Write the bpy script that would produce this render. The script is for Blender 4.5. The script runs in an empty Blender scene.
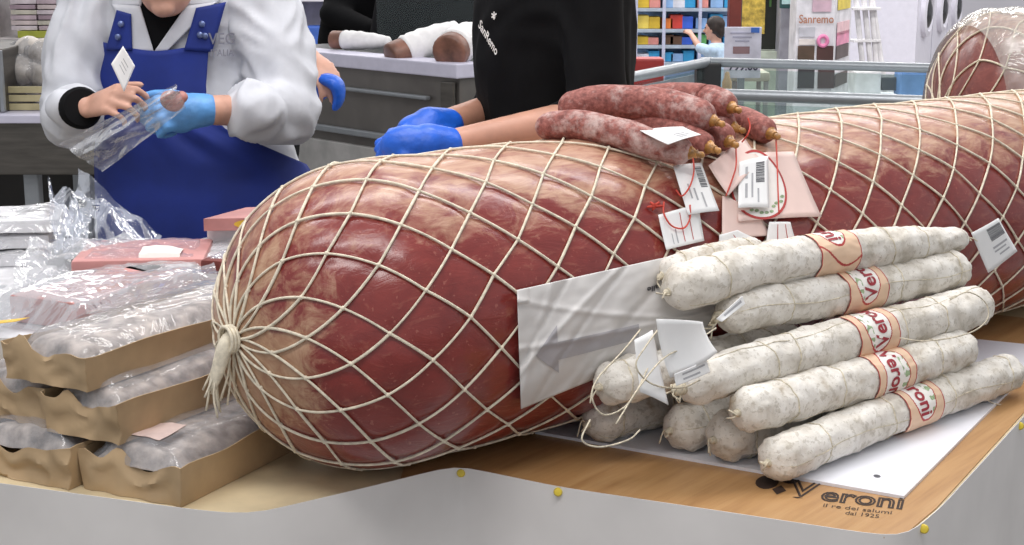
import bpy, bmesh, math, random
import numpy as np
from mathutils import Vector, Matrix, Euler, noise
random.seed(7)
S = bpy.context.scene
COL = S.collection
PI = math.pi
rad = math.radians
V = Vector

# ------------------------------------------------------------------ camera
FPX, PITCH, CAM = 1550.0, rad(12), V((0, 0, 1.5))
CF = V((0, math.cos(PITCH), -math.sin(PITCH))); CU = V((0, math.sin(PITCH), math.cos(PITCH))); CR = V((1, 0, 0))
def ray(x, y): return CF + CR*((x-512)/FPX) - CU*((y-272.5)/FPX)
def P(x, y, z):                      # photo position on the level z
    r = ray(x, y); return CAM + r*((z-CAM.z)/r.z)
def D(x, y, Y):                      # photo position at distance Y
    r = ray(x, y); return CAM + r*(Y/r.y)
cam_d = bpy.data.cameras.new('camera'); cam = bpy.data.objects.new('camera', cam_d); COL.objects.link(cam)
cam_d.sensor_width = 36; cam_d.lens = FPX/1024*36; cam_d.clip_end = 200; cam_d.clip_start = .05
cam.location = CAM; cam.rotation_euler = (PI/2-PITCH, 0, 0); S.camera = cam

# ------------------------------------------------------------------ materials
def lin(c):
    f = lambda v: v/12.92 if v <= .04045 else ((v+.055)/1.055)**2.4
    return tuple(f(v/255) for v in c) + (1,)
class NT:
    def __init__(s, name):
        s.m = bpy.data.materials.new(name); s.m.use_nodes = True; s.t = s.m.node_tree
        s.b = s.t.nodes['Principled BSDF']; s.out = s.t.nodes['Material Output']
    def n(s, typ, **k):
        o = s.t.nodes.new(typ)
        for a, v in k.items():
            if a in o.inputs.keys(): o.inputs[a].default_value = v
            else: setattr(o, a, v)
        return o
    def l(s, a, b): s.t.links.new(a, b)
    def coord(s, scale=(1, 1, 1), kind='Object'):
        c = s.n('ShaderNodeTexCoord'); mp = s.n('ShaderNodeMapping'); mp.inputs['Scale'].default_value = scale
        s.l(c.outputs[kind], mp.inputs['Vector']); return mp.outputs['Vector']
    def noise(s, vec, scale, detail=3, rough=.55, dist=0):
        n = s.n('ShaderNodeTexNoise'); n.inputs['Scale'].default_value = scale; n.inputs['Detail'].default_value = detail
        n.inputs['Roughness'].default_value = rough; n.inputs['Distortion'].default_value = dist
        s.l(vec, n.inputs['Vector']); return n.outputs['Fac']
    def ramp(s, fac, stops):
        r = s.n('ShaderNodeValToRGB'); e = r.color_ramp.elements
        while len(e) < len(stops): e.new(.5)
        for i, (p, c) in enumerate(stops): e[i].position = p; e[i].color = lin(c) if len(c) == 3 else c
        s.l(fac, r.inputs['Fac']); return r.outputs['Color']
    def math(s, op, a, b=None, clamp=False):
        m = s.n('ShaderNodeMath'); m.operation = op; m.use_clamp = clamp
        for i, v in enumerate((a, b)):
            if v is None: continue
            if isinstance(v, (int, float)): m.inputs[i].default_value = v
            else: s.l(v, m.inputs[i])
        return m.outputs[0]
    def mix(s, fac, a, b, mode='MIX'):
        m = s.n('ShaderNodeMix'); m.data_type = 'RGBA'; m.blend_type = mode
        ins = [i for i in m.inputs if i.type == 'RGBA']
        for i, v in zip((m.inputs[0], ins[0], ins[1]), (fac, a, b)):
            if isinstance(v, (int, float)): i.default_value = v
            elif isinstance(v, tuple): i.default_value = lin(v)
            else: s.l(v, i)
        return [o for o in m.outputs if o.type == 'RGBA'][0]
    def bump(s, fac, strength=.3, dist=.01):
        b = s.n('ShaderNodeBump'); b.inputs['Strength'].default_value = strength; b.inputs['Distance'].default_value = dist
        s.l(fac, b.inputs['Height']); s.l(b.outputs['Normal'], s.b.inputs['Normal']); return b
def mat(name, c, rough=.5, metal=0, var=.12, scale=25, bump=0, bscale=60, spec=.5, emit=0, coat=0, alpha=1, stretch=(1, 1, 1)):
    n = NT(name); b = n.b
    v = n.coord(stretch)
    f = n.noise(v, scale, 4)
    d = tuple(max(0, int(q*(1-var))) for q in c); u = tuple(min(255, int(q*(1+var*.6))) for q in c)
    n.l(n.ramp(f, [(.3, d), (.7, u)]), b.inputs['Base Color'])
    b.inputs['Roughness'].default_value = rough; b.inputs['Metallic'].default_value = metal
    b.inputs['Specular IOR Level'].default_value = spec; b.inputs['Coat Weight'].default_value = coat
    b.inputs['Coat Roughness'].default_value = .12
    if bump: n.bump(n.noise(v, bscale, 3), bump, .01)
    if emit: b.inputs['Emission Color'].default_value = lin(c); b.inputs['Emission Strength'].default_value = emit
    return n.m
def film(name, tint=(198, 199, 205), fac=.3, rough=.12, bump=.6, bscale=18):
    n = NT(name); b = n.b
    b.inputs['Base Color'].default_value = lin(tint); b.inputs['Roughness'].default_value = rough
    b.inputs['Specular IOR Level'].default_value = .8
    v = n.coord()
    f = n.noise(v, bscale, 3, .6, 1.2); n.bump(f, bump, .02)
    t = n.n('ShaderNodeBsdfTransparent'); mx = n.n('ShaderNodeMixShader')
    lw = n.n('ShaderNodeLayerWeight'); lw.inputs['Blend'].default_value = .25
    fr = n.math('ADD', n.math('MULTIPLY', lw.outputs['Fresnel'], .32), n.math('MULTIPLY', f, fac*2), True)
    n.l(fr, mx.inputs['Fac']); n.l(t.outputs[0], mx.inputs[1]); n.l(b.outputs[0], mx.inputs[2])
    g = n.n('ShaderNodeBsdfGlossy'); g.inputs['Roughness'].default_value = rough*.7; g.inputs['Color'].default_value = (1, 1, 1, 1)
    bp = n.n('ShaderNodeBump'); bp.inputs['Strength'].default_value = min(1, bump*.8); bp.inputs['Distance'].default_value = .02; n.l(f, bp.inputs['Height']); n.l(bp.outputs['Normal'], g.inputs['Normal'])
    l2 = n.n('ShaderNodeLayerWeight'); l2.inputs['Blend'].default_value = .30; n.l(bp.outputs['Normal'], l2.inputs['Normal'])
    m2 = n.n('ShaderNodeMixShader'); n.l(n.math('MULTIPLY', l2.outputs['Fresnel'], .31, True), m2.inputs['Fac']); n.l(mx.outputs[0], m2.inputs[1]); n.l(g.outputs[0], m2.inputs[2]); n.l(m2.outputs[0], n.out.inputs['Surface'])
    return n.m
def glass(name, tint=(225, 235, 235), fac=.12):
    n = NT(name); b = n.b; b.inputs['Base Color'].default_value = lin(tint); b.inputs['Roughness'].default_value = .05
    t = n.n('ShaderNodeBsdfTransparent'); t.inputs['Color'].default_value = lin((235, 242, 240)); mx = n.n('ShaderNodeMixShader'); mx.inputs['Fac'].default_value = fac
    n.l(t.outputs[0], mx.inputs[1]); n.l(b.outputs[0], mx.inputs[2]); n.l(mx.outputs[0], n.out.inputs['Surface']); return n.m

# ------------------------------------------------------------------ mesh builder
class MB:
    def __init__(s): s.v = []; s.f = []; s.mi = []
    def add(s, vs, fs, mi=0):
        o = len(s.v); s.v += [V(v) for v in vs]; s.f += [tuple(i+o for i in f) for f in fs]
        s.mi += [mi]*len(fs) if isinstance(mi, int) else list(mi); return s
    def box(s, c, size, rz=0, mi=0, bev=0, rot=None):
        bm = bmesh.new(); bmesh.ops.create_cube(bm, size=1)
        for v in bm.verts: v.co = V((v.co.x*size[0], v.co.y*size[1], v.co.z*size[2]))
        if bev: bmesh.ops.bevel(bm, geom=list(bm.edges), offset=bev, segments=2, profile=.6, affect='EDGES')
        M = Matrix.Translation(V(c)) @ (rot.to_4x4() if rot else Matrix.Rotation(rz, 4, 'Z'))
        bm.transform(M); bm.verts.index_update()
        s.add([v.co.copy() for v in bm.verts], [[v.index for v in f.verts] for f in bm.faces], mi); bm.free(); return s
    def tube(s, pts, r, n=8, mi=0, closed=False, caps=True, sq=1.0, up=None):
        pts = [V(p) for p in pts]; m = len(pts)
        rr = r if isinstance(r, (list, tuple)) else [r]*m
        T = []
        for i in range(m):
            a = pts[(i-1) % m] if closed or i > 0 else pts[i]; b = pts[(i+1) % m] if closed or i < m-1 else pts[i]
            t = (b-a); T.append(t.normalized() if t.length > 1e-9 else V((0, 0, 1)))
        u = up or (V((0, 0, 1)) if abs(T[0].z) < .9 else V((1, 0, 0)))
        u = (u - T[0]*u.dot(T[0])).normalized(); vs = []
        for i in range(m):
            u = (u - T[i]*u.dot(T[i]));
            u = u.normalized() if u.length > 1e-6 else T[i].orthogonal().normalized()
            w = T[i].cross(u)
            for k in range(n):
                a = 2*PI*k/n; vs.append(pts[i] + (u*math.cos(a)*sq + w*math.sin(a))*rr[i])
        fs = []
        for i in range(m if closed else m-1):
            for k in range(n):
                a = i*n+k; b = i*n+(k+1) % n; c = ((i+1) % m)*n
                fs.append((a, b, c+(k+1) % n, c+k))
        if caps and not closed: fs.append(tuple(range(n))[::-1]); fs.append(tuple((m-1)*n+k for k in range(n)))
        return s.add(vs, fs, mi)
    def cap(s, a, b, ra, rb=None, n=14, mi=0):      # capsule that tapers
        rb = ra if rb is None else rb; a = V(a); b = V(b); d = (b-a); L = d.length; d = d/L if L > 1e-6 else V((0, 0, 1))
        pts = []; rs = []
        for k in range(5): t = PI/2*(k+.15)/5; pts.append(a-d*ra*math.cos(t)); rs.append(ra*math.sin(t))
        pts.append(a); rs.append(ra); pts.append(b); rs.append(rb)
        for k in range(4, -1, -1): t = PI/2*(k+.15)/5; pts.append(b+d*rb*math.cos(t)); rs.append(rb*math.sin(t))
        return s.tube(pts, rs, n, mi)
    def ell(s, c, r, rot=None, nu=20, nv=12, mi=0):
        vs = []; fs = []; R = rot or Matrix.Identity(3)
        for j in range(nv+1):
            t = PI*(j+.001 if j == 0 else (j-.001 if j == nv else j))/nv
            for i in range(nu):
                a = 2*PI*i/nu; vs.append(V(c)+R @ V((r[0]*math.sin(t)*math.cos(a), r[1]*math.sin(t)*math.sin(a), r[2]*math.cos(t))))
        for j in range(nv):
            for i in range(nu): fs.append((j*nu+i, (j+1)*nu+i, (j+1)*nu+(i+1) % nu, j*nu+(i+1) % nu))
        fs.append(tuple(range(nu))); fs.append(tuple(nv*nu+i for i in range(nu))[::-1])
        return s.add(vs, fs, mi)
    def grid(s, fn, nu, nv, mi=0):
        vs = [fn(i/nu, j/nv) for j in range(nv+1) for i in range(nu+1)]; w = nu+1
        fs = [(j*w+i, j*w+i+1, (j+1)*w+i+1, (j+1)*w+i) for j in range(nv) for i in range(nu)]
        if callable(mi): mi = [mi((i+.5)/nu, (j+.5)/nv) for j in range(nv) for i in range(nu)]
        return s.add(vs, fs, mi)
    def loft(s, rings, mi=0, caps=True):
        n = len(rings[0]); vs = [v for r in rings for v in r]; fs = []
        for i in range(len(rings)-1):
            for k in range(n): fs.append((i*n+k, i*n+(k+1) % n, (i+1)*n+(k+1) % n, (i+1)*n+k))
        if caps: fs.append(tuple(range(n))[::-1]); fs.append(tuple((len(rings)-1)*n+k for k in range(n)))
        return s.add(vs, fs, mi)
    def prism(s, poly, z0, z1, mi=0):              # poly: list of (x,y)
        n = len(poly); vs = [(p[0], p[1], z0) for p in poly]+[(p[0], p[1], z1) for p in poly]
        fs = [tuple(range(n))[::-1], tuple(range(n, 2*n))]+[(i, (i+1) % n, n+(i+1) % n, n+i) for i in range(n)]
        return s.add(vs, fs, mi)
    def xform(s, M):
        s.v = [M @ v for v in s.v]; return s
    def build(s, name, mats, parent=None, smooth=True, world=True, label=None, cat=None, group=None, kind=None, thick=0, origin=None, angle=40, sub=0, remesh=0, relax=0, wrinkle=0, wscale=(7, 7, 7)):
        mats = mats if isinstance(mats, (list, tuple)) else [mats]
        if parent is not None:
            if world: off = parent_loc(parent)
            else: off = V((0, 0, 0))
        elif origin is not None: off = V(origin)
        else:
            xs = [v.x for v in s.v]; ys = [v.y for v in s.v]; zs = [v.z for v in s.v]
            off = V(((min(xs)+max(xs))/2, (min(ys)+max(ys))/2, min(zs)))
        me = bpy.data.meshes.new(name); me.from_pydata([v-off for v in s.v], [], s.f)
        for m in mats: me.materials.append(m)
        if not remesh: me.polygons.foreach_set('material_index', s.mi)
        o = bpy.data.objects.new(name, me); COL.objects.link(o)
        if parent is not None: o.parent = parent
        else: o.location = off
        bm = bmesh.new(); bm.from_mesh(me); bmesh.ops.recalc_face_normals(bm, faces=bm.faces)
        if thick == 0 or remesh: pass
        bm.to_mesh(me); bm.free()
        mods = False
        if remesh:
            md = o.modifiers.new('r', 'REMESH'); md.mode = 'VOXEL'; md.voxel_size = remesh; mods = True
        if relax:
            md = o.modifiers.new('s', 'SMOOTH'); md.iterations = relax; md.factor = .5; mods = True
        if thick:
            md = o.modifiers.new('t', 'SOLIDIFY'); md.thickness = thick; md.offset = 0; mods = True
        if sub:
            md = o.modifiers.new('u', 'SUBSURF'); md.levels = sub; md.render_levels = sub; mods = True
        if mods:
            dg = bpy.context.evaluated_depsgraph_get(); dg.update()
            me2 = bpy.data.meshes.new_from_object(o.evaluated_get(dg)); o.modifiers.clear(); o.data = me2; bpy.data.meshes.remove(me); me = me2; me.name = name
        if wrinkle:
            bm = bmesh.new(); bm.from_mesh(me); bm.normal_update(); mv = []
            for v in bm.verts:
                q = V((v.co.x*wscale[0], v.co.y*wscale[1], v.co.z*wscale[2])); a = noise.noise(q+V((3*noise.noise(q*.5), 0, 2*noise.noise(q*.4))))
                mv.append(v.normal*wrinkle*((1-abs(a)*3.2)*.7+.5*noise.noise(q*2.6)))
            for v, d in zip(bm.verts, mv): v.co += d
            bm.to_mesh(me); bm.free()
        if smooth:
            me.polygons.foreach_set('use_smooth', [True]*len(me.polygons))
            if angle < 180:
                try: me.set_sharp_from_angle(angle=rad(angle))
                except Exception: pass
        tag(o, label, cat, group, kind); return o
def parent_loc(p):
    l = V((0, 0, 0))
    while p is not None: l = l + p.location; p = p.parent
    return l
def tag(o, label=None, cat=None, group=None, kind=None):
    if label: o['label'] = label
    if cat: o['category'] = cat
    if group: o['group'] = group
    if kind: o['kind'] = kind
    return o
def thing(name, loc, label, cat, group=None, rz=0):
    o = bpy.data.objects.new(name, None); COL.objects.link(o); o.location = loc; o.rotation_euler = (0, 0, rz); o.empty_display_size = .1
    return tag(o, label, cat, group)
def catmull(pts, n):
    pts = [V(p) for p in pts]; q = [pts[0]*2-pts[1]]+pts+[pts[-1]*2-pts[-2]]; out = []; m = len(pts)-1
    for i in range(n+1):
        t = i/n*m; k = min(int(t), m-1); t -= k; a, b, c, d = q[k:k+4]
        out.append(.5*((2*b)+(c-a)*t+(2*a-5*b+4*c-d)*t*t+(3*b-a-3*c+d)*t**3))
    return out
def text_mesh(body, size, font_off=0, outline=0, align='CENTER', shear=0):
    cu = bpy.data.curves.new('t', 'FONT'); cu.body = body; cu.size = size; cu.align_x = align; cu.offset = font_off; cu.resolution_u = 3; cu.shear = shear
    if outline: cu.fill_mode = 'NONE'; cu.bevel_depth = outline; cu.bevel_resolution = 0
    o = bpy.data.objects.new('t', cu); COL.objects.link(o)
    dg = bpy.context.evaluated_depsgraph_get(); dg.update()
    me = bpy.data.meshes.new_from_object(o.evaluated_get(dg))
    vs = [v.co.copy() for v in me.vertices]; fs = [tuple(p.vertices) for p in me.polygons]
    bpy.data.objects.remove(o); bpy.data.curves.remove(cu); bpy.data.meshes.remove(me)
    return vs, fs
def nz(p, s=1.0): return noise.noise(V(p)*s)
def smooth01(a, b, x): t = max(0, min(1, (x-a)/(b-a))); return t*t*(3-2*t)
# ------------------------------------------------------------------ materials of the stall
T, WT = .9, .895
M = {}
M['paper'] = mat('white paper', (222, 219, 217), .75, var=.04, scale=6, bump=.25, bscale=5)
M['tagpaper'] = mat('tag paper', (240, 240, 240), .6, var=.02)
M['print'] = mat('print', (84, 84, 90), .7, var=.1)
M['printlight'] = mat('light print', (176, 176, 180), .7, var=.1)
M['arrow'] = mat('grey ink', (178, 175, 179), .7, var=.05)
M['lettering'] = mat('dark red lettering', (158, 44, 56), .55, var=.05)
M['redink'] = mat('red ink', (184, 60, 58), .55, var=.08)
M['green'] = mat('green ink', (156, 178, 138), .6, var=.2, scale=300)
M['peach'] = mat('peach label', (233, 200, 170), .55, var=.04)
M['white'] = mat('white label', (242, 238, 232), .5, var=.03)
M['plasticboard'] = mat('white cutting board', (232, 233, 240), .4, var=.02, scale=10)
M['net'] = mat('cream netting', (232, 222, 200), .8, var=.12, scale=120, bump=.3, bscale=900)
M['twine'] = mat('twine', (208, 198, 176), .85, var=.18, scale=200)
M['redstring'] = mat('red string', (205, 70, 55), .6)
M['clip'] = mat('amber clip', (178, 128, 70), .35, var=.3, scale=120)
M['pin'] = mat('yellow pin', (222, 196, 60), .35, var=.06)
M['branding'] = mat('burnt print', (52, 36, 28), .7, var=.15)
M['pale'] = mat('pale kraft paper', (214, 196, 160), .75, var=.08, scale=12)
M['legmetal'] = mat('table leg', (120, 120, 124), .4, .8)

def wood_mat():
    n = NT('beech board'); c = n.n('ShaderNodeTexCoord')
    m1 = n.n('ShaderNodeMapping'); m1.inputs['Rotation'].default_value = (0, 0, rad(-52)); n.l(c.outputs['Object'], m1.inputs['Vector'])
    m2 = n.n('ShaderNodeMapping'); m2.inputs['Scale'].default_value = (1, 14, 14); n.l(m1.outputs[0], m2.inputs['Vector'])
    f = n.noise(m2.outputs[0], 5, 5, .6, .3); g = n.noise(m2.outputs[0], 45, 3, .6)
    col = n.ramp(f, [(.25, (160, 118, 74)), (.5, (182, 140, 92)), (.75, (194, 154, 106))])
    col = n.mix(n.math('MULTIPLY', g, .3), col, (150, 108, 66)); n.l(col, n.b.inputs['Base Color'])
    n.b.inputs['Roughness'].default_value = .42; n.bump(g, .08, .004); return n.m
M['wood'] = wood_mat()

# ------------------------------------------------------------------ table, skirt, boards
edge_px = [(-260, 449), (0, 485), (190, 511), (248, 517), (330, 498), (400, 481), (455, 467), (560, 489), (720, 513), (885, 538), (906, 536), (938, 509), (1024, 415)]
edge = [P(x, y, WT) for x, y in edge_px]
dr = (edge[-1]-edge[-2]).normalized()
edge.append(edge[-1]+dr*(1.75))
back = [V((1.66, 3.66, WT)), V((.80, 3.66, WT)), V((.47, 2.66, WT)), V((-.05, 2.46, WT)), V((-1.3, 2.95, WT))]
def smooth_edge():
    pts = []
    for a, b in zip(edge[:-1], edge[1:]):
        k = max(2, int((b-a).length/.02)); pts += [a.lerp(b, i/k) for i in range(k)]
    pts.append(edge[-1])
    for _ in range(2): pts = [pts[0]]+[(pts[i-1]+pts[i]*2+pts[i+1])/4 for i in range(1, len(pts)-1)]+[pts[-1]]
    return pts
table = thing('display_table', (.1, 2.3, 0), 'long display table behind the white paper skirt, carrying all the sausages', 'table')
MB().prism([(v.x, v.y) for v in smooth_edge()+back], WT-.035, WT-.0005).build('tabletop', M['pale'], table, smooth=False)
for lx, ly in ((-1.0, 2.25), (-.95, 2.7), (.30, 2.0), (.12, 2.35), (1.3, 3.45), (.95, 3.65)):
    MB().box((lx, ly, (WT-.035)/2), (.045, .045, WT-.035), bev=.004).build('leg', M['legmetal'], table, smooth=False)

def skirt():
    pts = [];
    for a, b in zip(edge[:-1], edge[1:]):
        k = max(2, int((b-a).length/.02))
        pts += [a.lerp(b, i/k) for i in range(k)]
    pts.append(edge[-1]); L = [0]
    for _ in range(2): pts = [pts[0]]+[(pts[i-1]+pts[i]*2+pts[i+1])/4 for i in range(1, len(pts)-1)]+[pts[-1]]
    for i in range(1, len(pts)): L.append(L[-1]+(pts[i]-pts[i-1]).length)
    n = len(pts)-1; nrm = []
    for i in range(n+1):
        t = (pts[min(i+1, n)]-pts[max(i-1, 0)]).normalized(); nrm.append(V((t.y, -t.x, 0)))
    def fn(u, v):
        i = round(u*n); p = pts[i].copy(); d = v*.86
        w = .010*nz((L[i]*3.2, d*.8, 3.1))*min(1, v*6) + .005*nz((L[i]*11, d*2+L[i]*2, 9))*min(1, v*8)
        p += nrm[i]*(.004+max(w, -.002-.018*max(0, v-.05))+.02*v); p.z = WT+.004-d; return p
    return MB().grid(fn, n, 40)
skirt().build('paper_skirt', M['paper'], label='white paper skirt pinned around the front edge of the display table', cat='table skirt', thick=.0008)
for k, (x, y, t) in enumerate([(461, 473, 'yellow pin at the left peak of the white paper skirt'), (558, 492, 'yellow pin on the front edge of the skirt, right of the peak'), (924, 529, 'yellow pin at the front right corner of the paper skirt'), (1020, 426, 'yellow pin on the right side edge of the paper skirt')]):
    c = P(x, y, WT-.004); b = (CAM-c).normalized(); q = c+b*.006
    MB().tube([q-b*.004, q+b*.0005, q+b*.0025, q+b*.0032], [.0046, .0052, .0040, .0012], 16).build('push_pin', M['pin'], label=t, cat='pin')

wood_poly = [P(x, y, WT) for x, y in [(400, 481.5), (455, 467.5), (560, 489.5), (720, 513.5), (884, 538), (905, 535), (936, 509), (1022, 415)]]
wp = [(v.x, v.y) for v in wood_poly]
e1 = V((.248, .417, 0)).normalized(); e2 = V((-.866, .5, 0))
tail = wood_poly[-1]+dr*.55
wp += [(tail.x, tail.y), (tail.x+e2.x*.45, tail.y+e2.y*.45), (-.12, 2.05)]
wb = MB().prism(wp, WT-.0004, WT+.0012).build('wooden_board', M['wood'], smooth=False, label='brown wooden board under the white cutting board with a black printed emblem', cat='board')
# printed emblem on the board
o = P(789, 496, WT); q = P(903, 508.5, WT); bx = (q-o); bl = bx.length; bx.normalize(); by = V((-bx.y, bx.x, 0))
def flat_text(body, x0, y0, size, width=None, outline=0, off=0, shear=0):
    vs, fs = text_mesh(body, size, off, outline, 'LEFT', shear)
    mx = max(v.x for v in vs); k = (width/mx) if width else 1
    mb = MB(); mb.add([o+bx*(x0+v.x*k)+by*(y0+v.y)+V((0, 0, .0016+(v.z*.3 if outline else 0))) for v in vs], fs); return mb
emb = MB()
for part in (flat_text('V', -.006, .0, .088, .040, outline=.0021), flat_text('eroni', .034, -.006, .062, bl-.034, outline=.0019), flat_text('il re dei salumi', .040, -.026, .016, .074), flat_text('dal 1925', .066, -.042, .016, .036)):
    emb.add(part.v, part.f)
def blob(cx, cy, rx, ry, n=16): 
    c = o+bx*cx+by*cy+V((0, 0, .0017)); emb.add([c]+[c+bx*rx*math.cos(2*PI*k/n)+by*ry*math.sin(2*PI*k/n) for k in range(n)], [(0, k+1, (k+1) % n+1) for k in range(n)])
blob(-.030, .034, .013, .024); blob(-.006, .050, .010, .014); blob(-.013, .012, .008, .016, 4); blob(.002, .062, .018, .009); blob(.010, -.006, .006, .002, 4)
emb.build('printed_emblem', M['branding'], wb, smooth=False, label='black printed emblem reading Veroni, il re dei salumi, dal 1925')
# white cutting board
cb = [P(904, 496, T), P(797.6, 478, T), P(535, 431, T)]
c0, c1 = cb[0], cb[2]; far = e1*.62
cbm = MB().prism([(v.x, v.y) for v in (c0, c0+far*1.22, c1+far*1.15, c1)], WT+.0013, T)
cbo = cbm.build('cutting_board', M['plasticboard'], smooth=False, label='white plastic cutting board lying under the stack of mould-white salamis', cat='cutting board')
hb = P(877, 476, T+.0003); MB().add([hb]+[hb+V((.004*math.cos(2*PI*k/14), .0055*math.sin(2*PI*k/14), 0)) for k in range(14)], [(0, k+1, (k+1) % 14+1) for k in range(14)]).build('dark_spot', M['print'], cbo, smooth=False)

# ------------------------------------------------------------------ giant mortadella
AX = rad(50.49); Dm = V((math.sin(AX), math.cos(AX), 0)); Nm = V((math.cos(AX), -math.sin(AX), 0)); Zv = V((0, 0, 1))
class Log:
    def __init__(s, C0, R, L, D_, flat=1.0, A=.0905, N=14):
        s.C0 = V(C0); s.R = R; s.L = L; s.D = D_; s.N = V((D_.y, -D_.x, 0)); s.fl = flat; s.A = A; s.n = N; s.q = R*PI/2*((1+flat)/2); s.th0 = 0; s.s0 = 0
    def prof(s, x):                                   # arc length -> axial, radius
        tot = 2*s.q+s.L
        if x < s.q: t = x/s.q*PI/2; return -s.R*s.fl*math.cos(t), s.R*math.sin(t)
        if x > s.q+s.L: t = (tot-x)/s.q*PI/2; return s.L+s.R*s.fl*math.cos(t), s.R*math.sin(t)
        return x-s.q, s.R
    def p(s, x, th, off=0):
        a, r = s.prof(x); a0 = a
        if x < s.q: f = min(1, r/s.R); off_a = -off*math.sqrt(max(0, 1-f*f)); off_r = off*f
        else: off_a = 0; off_r = off
        v = s.C0+s.D*(a+off_a)+(Zv*math.cos(th)+s.N*math.sin(th))*(r+off_r)
        lo = s.C0.z-s.R+.001+max(0, off); 
        if v.z < lo: v.z = lo
        return v
    def hit(s, x, y, off=0):
        o = CAM-s.C0; d = ray(x, y).normalized(); R = s.R+off
        o1 = o-s.D*o.dot(s.D); d1 = d-s.D*d.dot(s.D)
        b = o1.dot(d1); a = d1.dot(d1); c = o1.dot(o1)-R*R; disc = max(0, b*b-a*c); t = (-b-math.sqrt(disc))/a
        p = CAM+d*t; ax = (p-s.C0).dot(s.D)
        if ax < 0:
            b = o.dot(d); c = o.dot(o)-R*R; disc = max(0, b*b-c); t = -b-math.sqrt(disc); p = CAM+d*t; ax = (p-s.C0).dot(s.D)
        rel = p-s.C0; th = math.atan2(rel.dot(s.N), rel.z)
        sv = s.q+ax if ax >= 0 else math.acos(max(-1, min(1, -ax/R)))*R
        return p, sv, th
    def body(s, name, m, parent, dip=.0022):
        nu, ns = s.n*11, int((2*s.q+s.L)/.0085)
        def fn(u, v):
            th = u*2*PI; x = v*(2*s.q+s.L); a = (x-s.s0)/s.A; b = s.n*(th-s.th0)/(2*PI); p1 = a+b; p2 = a-b
            d1 = abs(p1-round(p1)); d2 = abs(p2-round(p2)); k = min(1, max(0, x-.05)/.12)*min(1, max(0, 2*s.q+s.L-x-.05)/.12)
            h = -dip*(math.exp(-(d1/.13)**2)+math.exp(-(d2/.13)**2))*k
            pp = s.p(x, th); h += .0035*nz(pp, 9)
            return s.p(x, th, h)
        mb = MB().grid(fn, nu, ns)
        return mb.build(name, m, parent, angle=180, origin=None)
    def net(s, name, m, parent, r=.0016, jit=.07, off=.0006, dip=.0014):
        mb = MB(); tot = 2*s.q+s.L; rows = int(tot/(s.A/2)); rng = random.Random(3)
        J = {}
        def node(j, k):
            key = (j, k % s.n)
            if key not in J: J[key] = (rng.uniform(-jit, jit), rng.uniform(-jit, jit))
            ja, jt = J[key]
            x = s.s0 + (j-j0)*s.A/2 + ja*s.A/2; th = s.th0+2*PI/s.n*(k+.5*((j-j0) % 2)+jt*.5)
            return x, th
        j0 = int(s.s0/(s.A/2))
        for j in range(-1, rows+1):
            for k in range(s.n):
                x0, t0 = node(j, k)
                odd = (j-j0) % 2
                for dk in ((0, 1) if odd else (-1, 0)):
                    x1, t1 = node(j+1, k+dk)
                    d = s.th0+2*PI/s.n*((k+dk)+.5*((j+1-j0) % 2))
                    # keep the two ends on the same turn
                    while t1-t0 > PI: t1 -= 2*PI
                    while t1-t0 < -PI: t1 += 2*PI
                    pts = []
                    for i in range(7):
                        f = i/6; x = x0+(x1-x0)*f; th = t0+(t1-t0)*f; x = min(max(x, .012), tot-.012)
                        kk = min(1, max(0, x-.05)/.12)*min(1, max(0, tot-x-.05)/.12)
                        pts.append(s.p(x, th, off+r*.6-dip*kk*.8 + .0035*nz(s.p(x, th), 9)))
                    if (pts[0]-pts[-1]).length > .004: mb.tube(pts, r*rng.uniform(.85, 1.15), 6, caps=False)
                if .03 < x0 < tot-.03: 
                    pk = s.p(x0, t0, off+r*.6-dip*.7 + .0035*nz(s.p(x0, t0), 9)); mb.ell(pk, (r*1.75, r*1.75, r*1.75), nu=7, nv=5)
        return mb.build(name, m, parent, angle=180)

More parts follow.
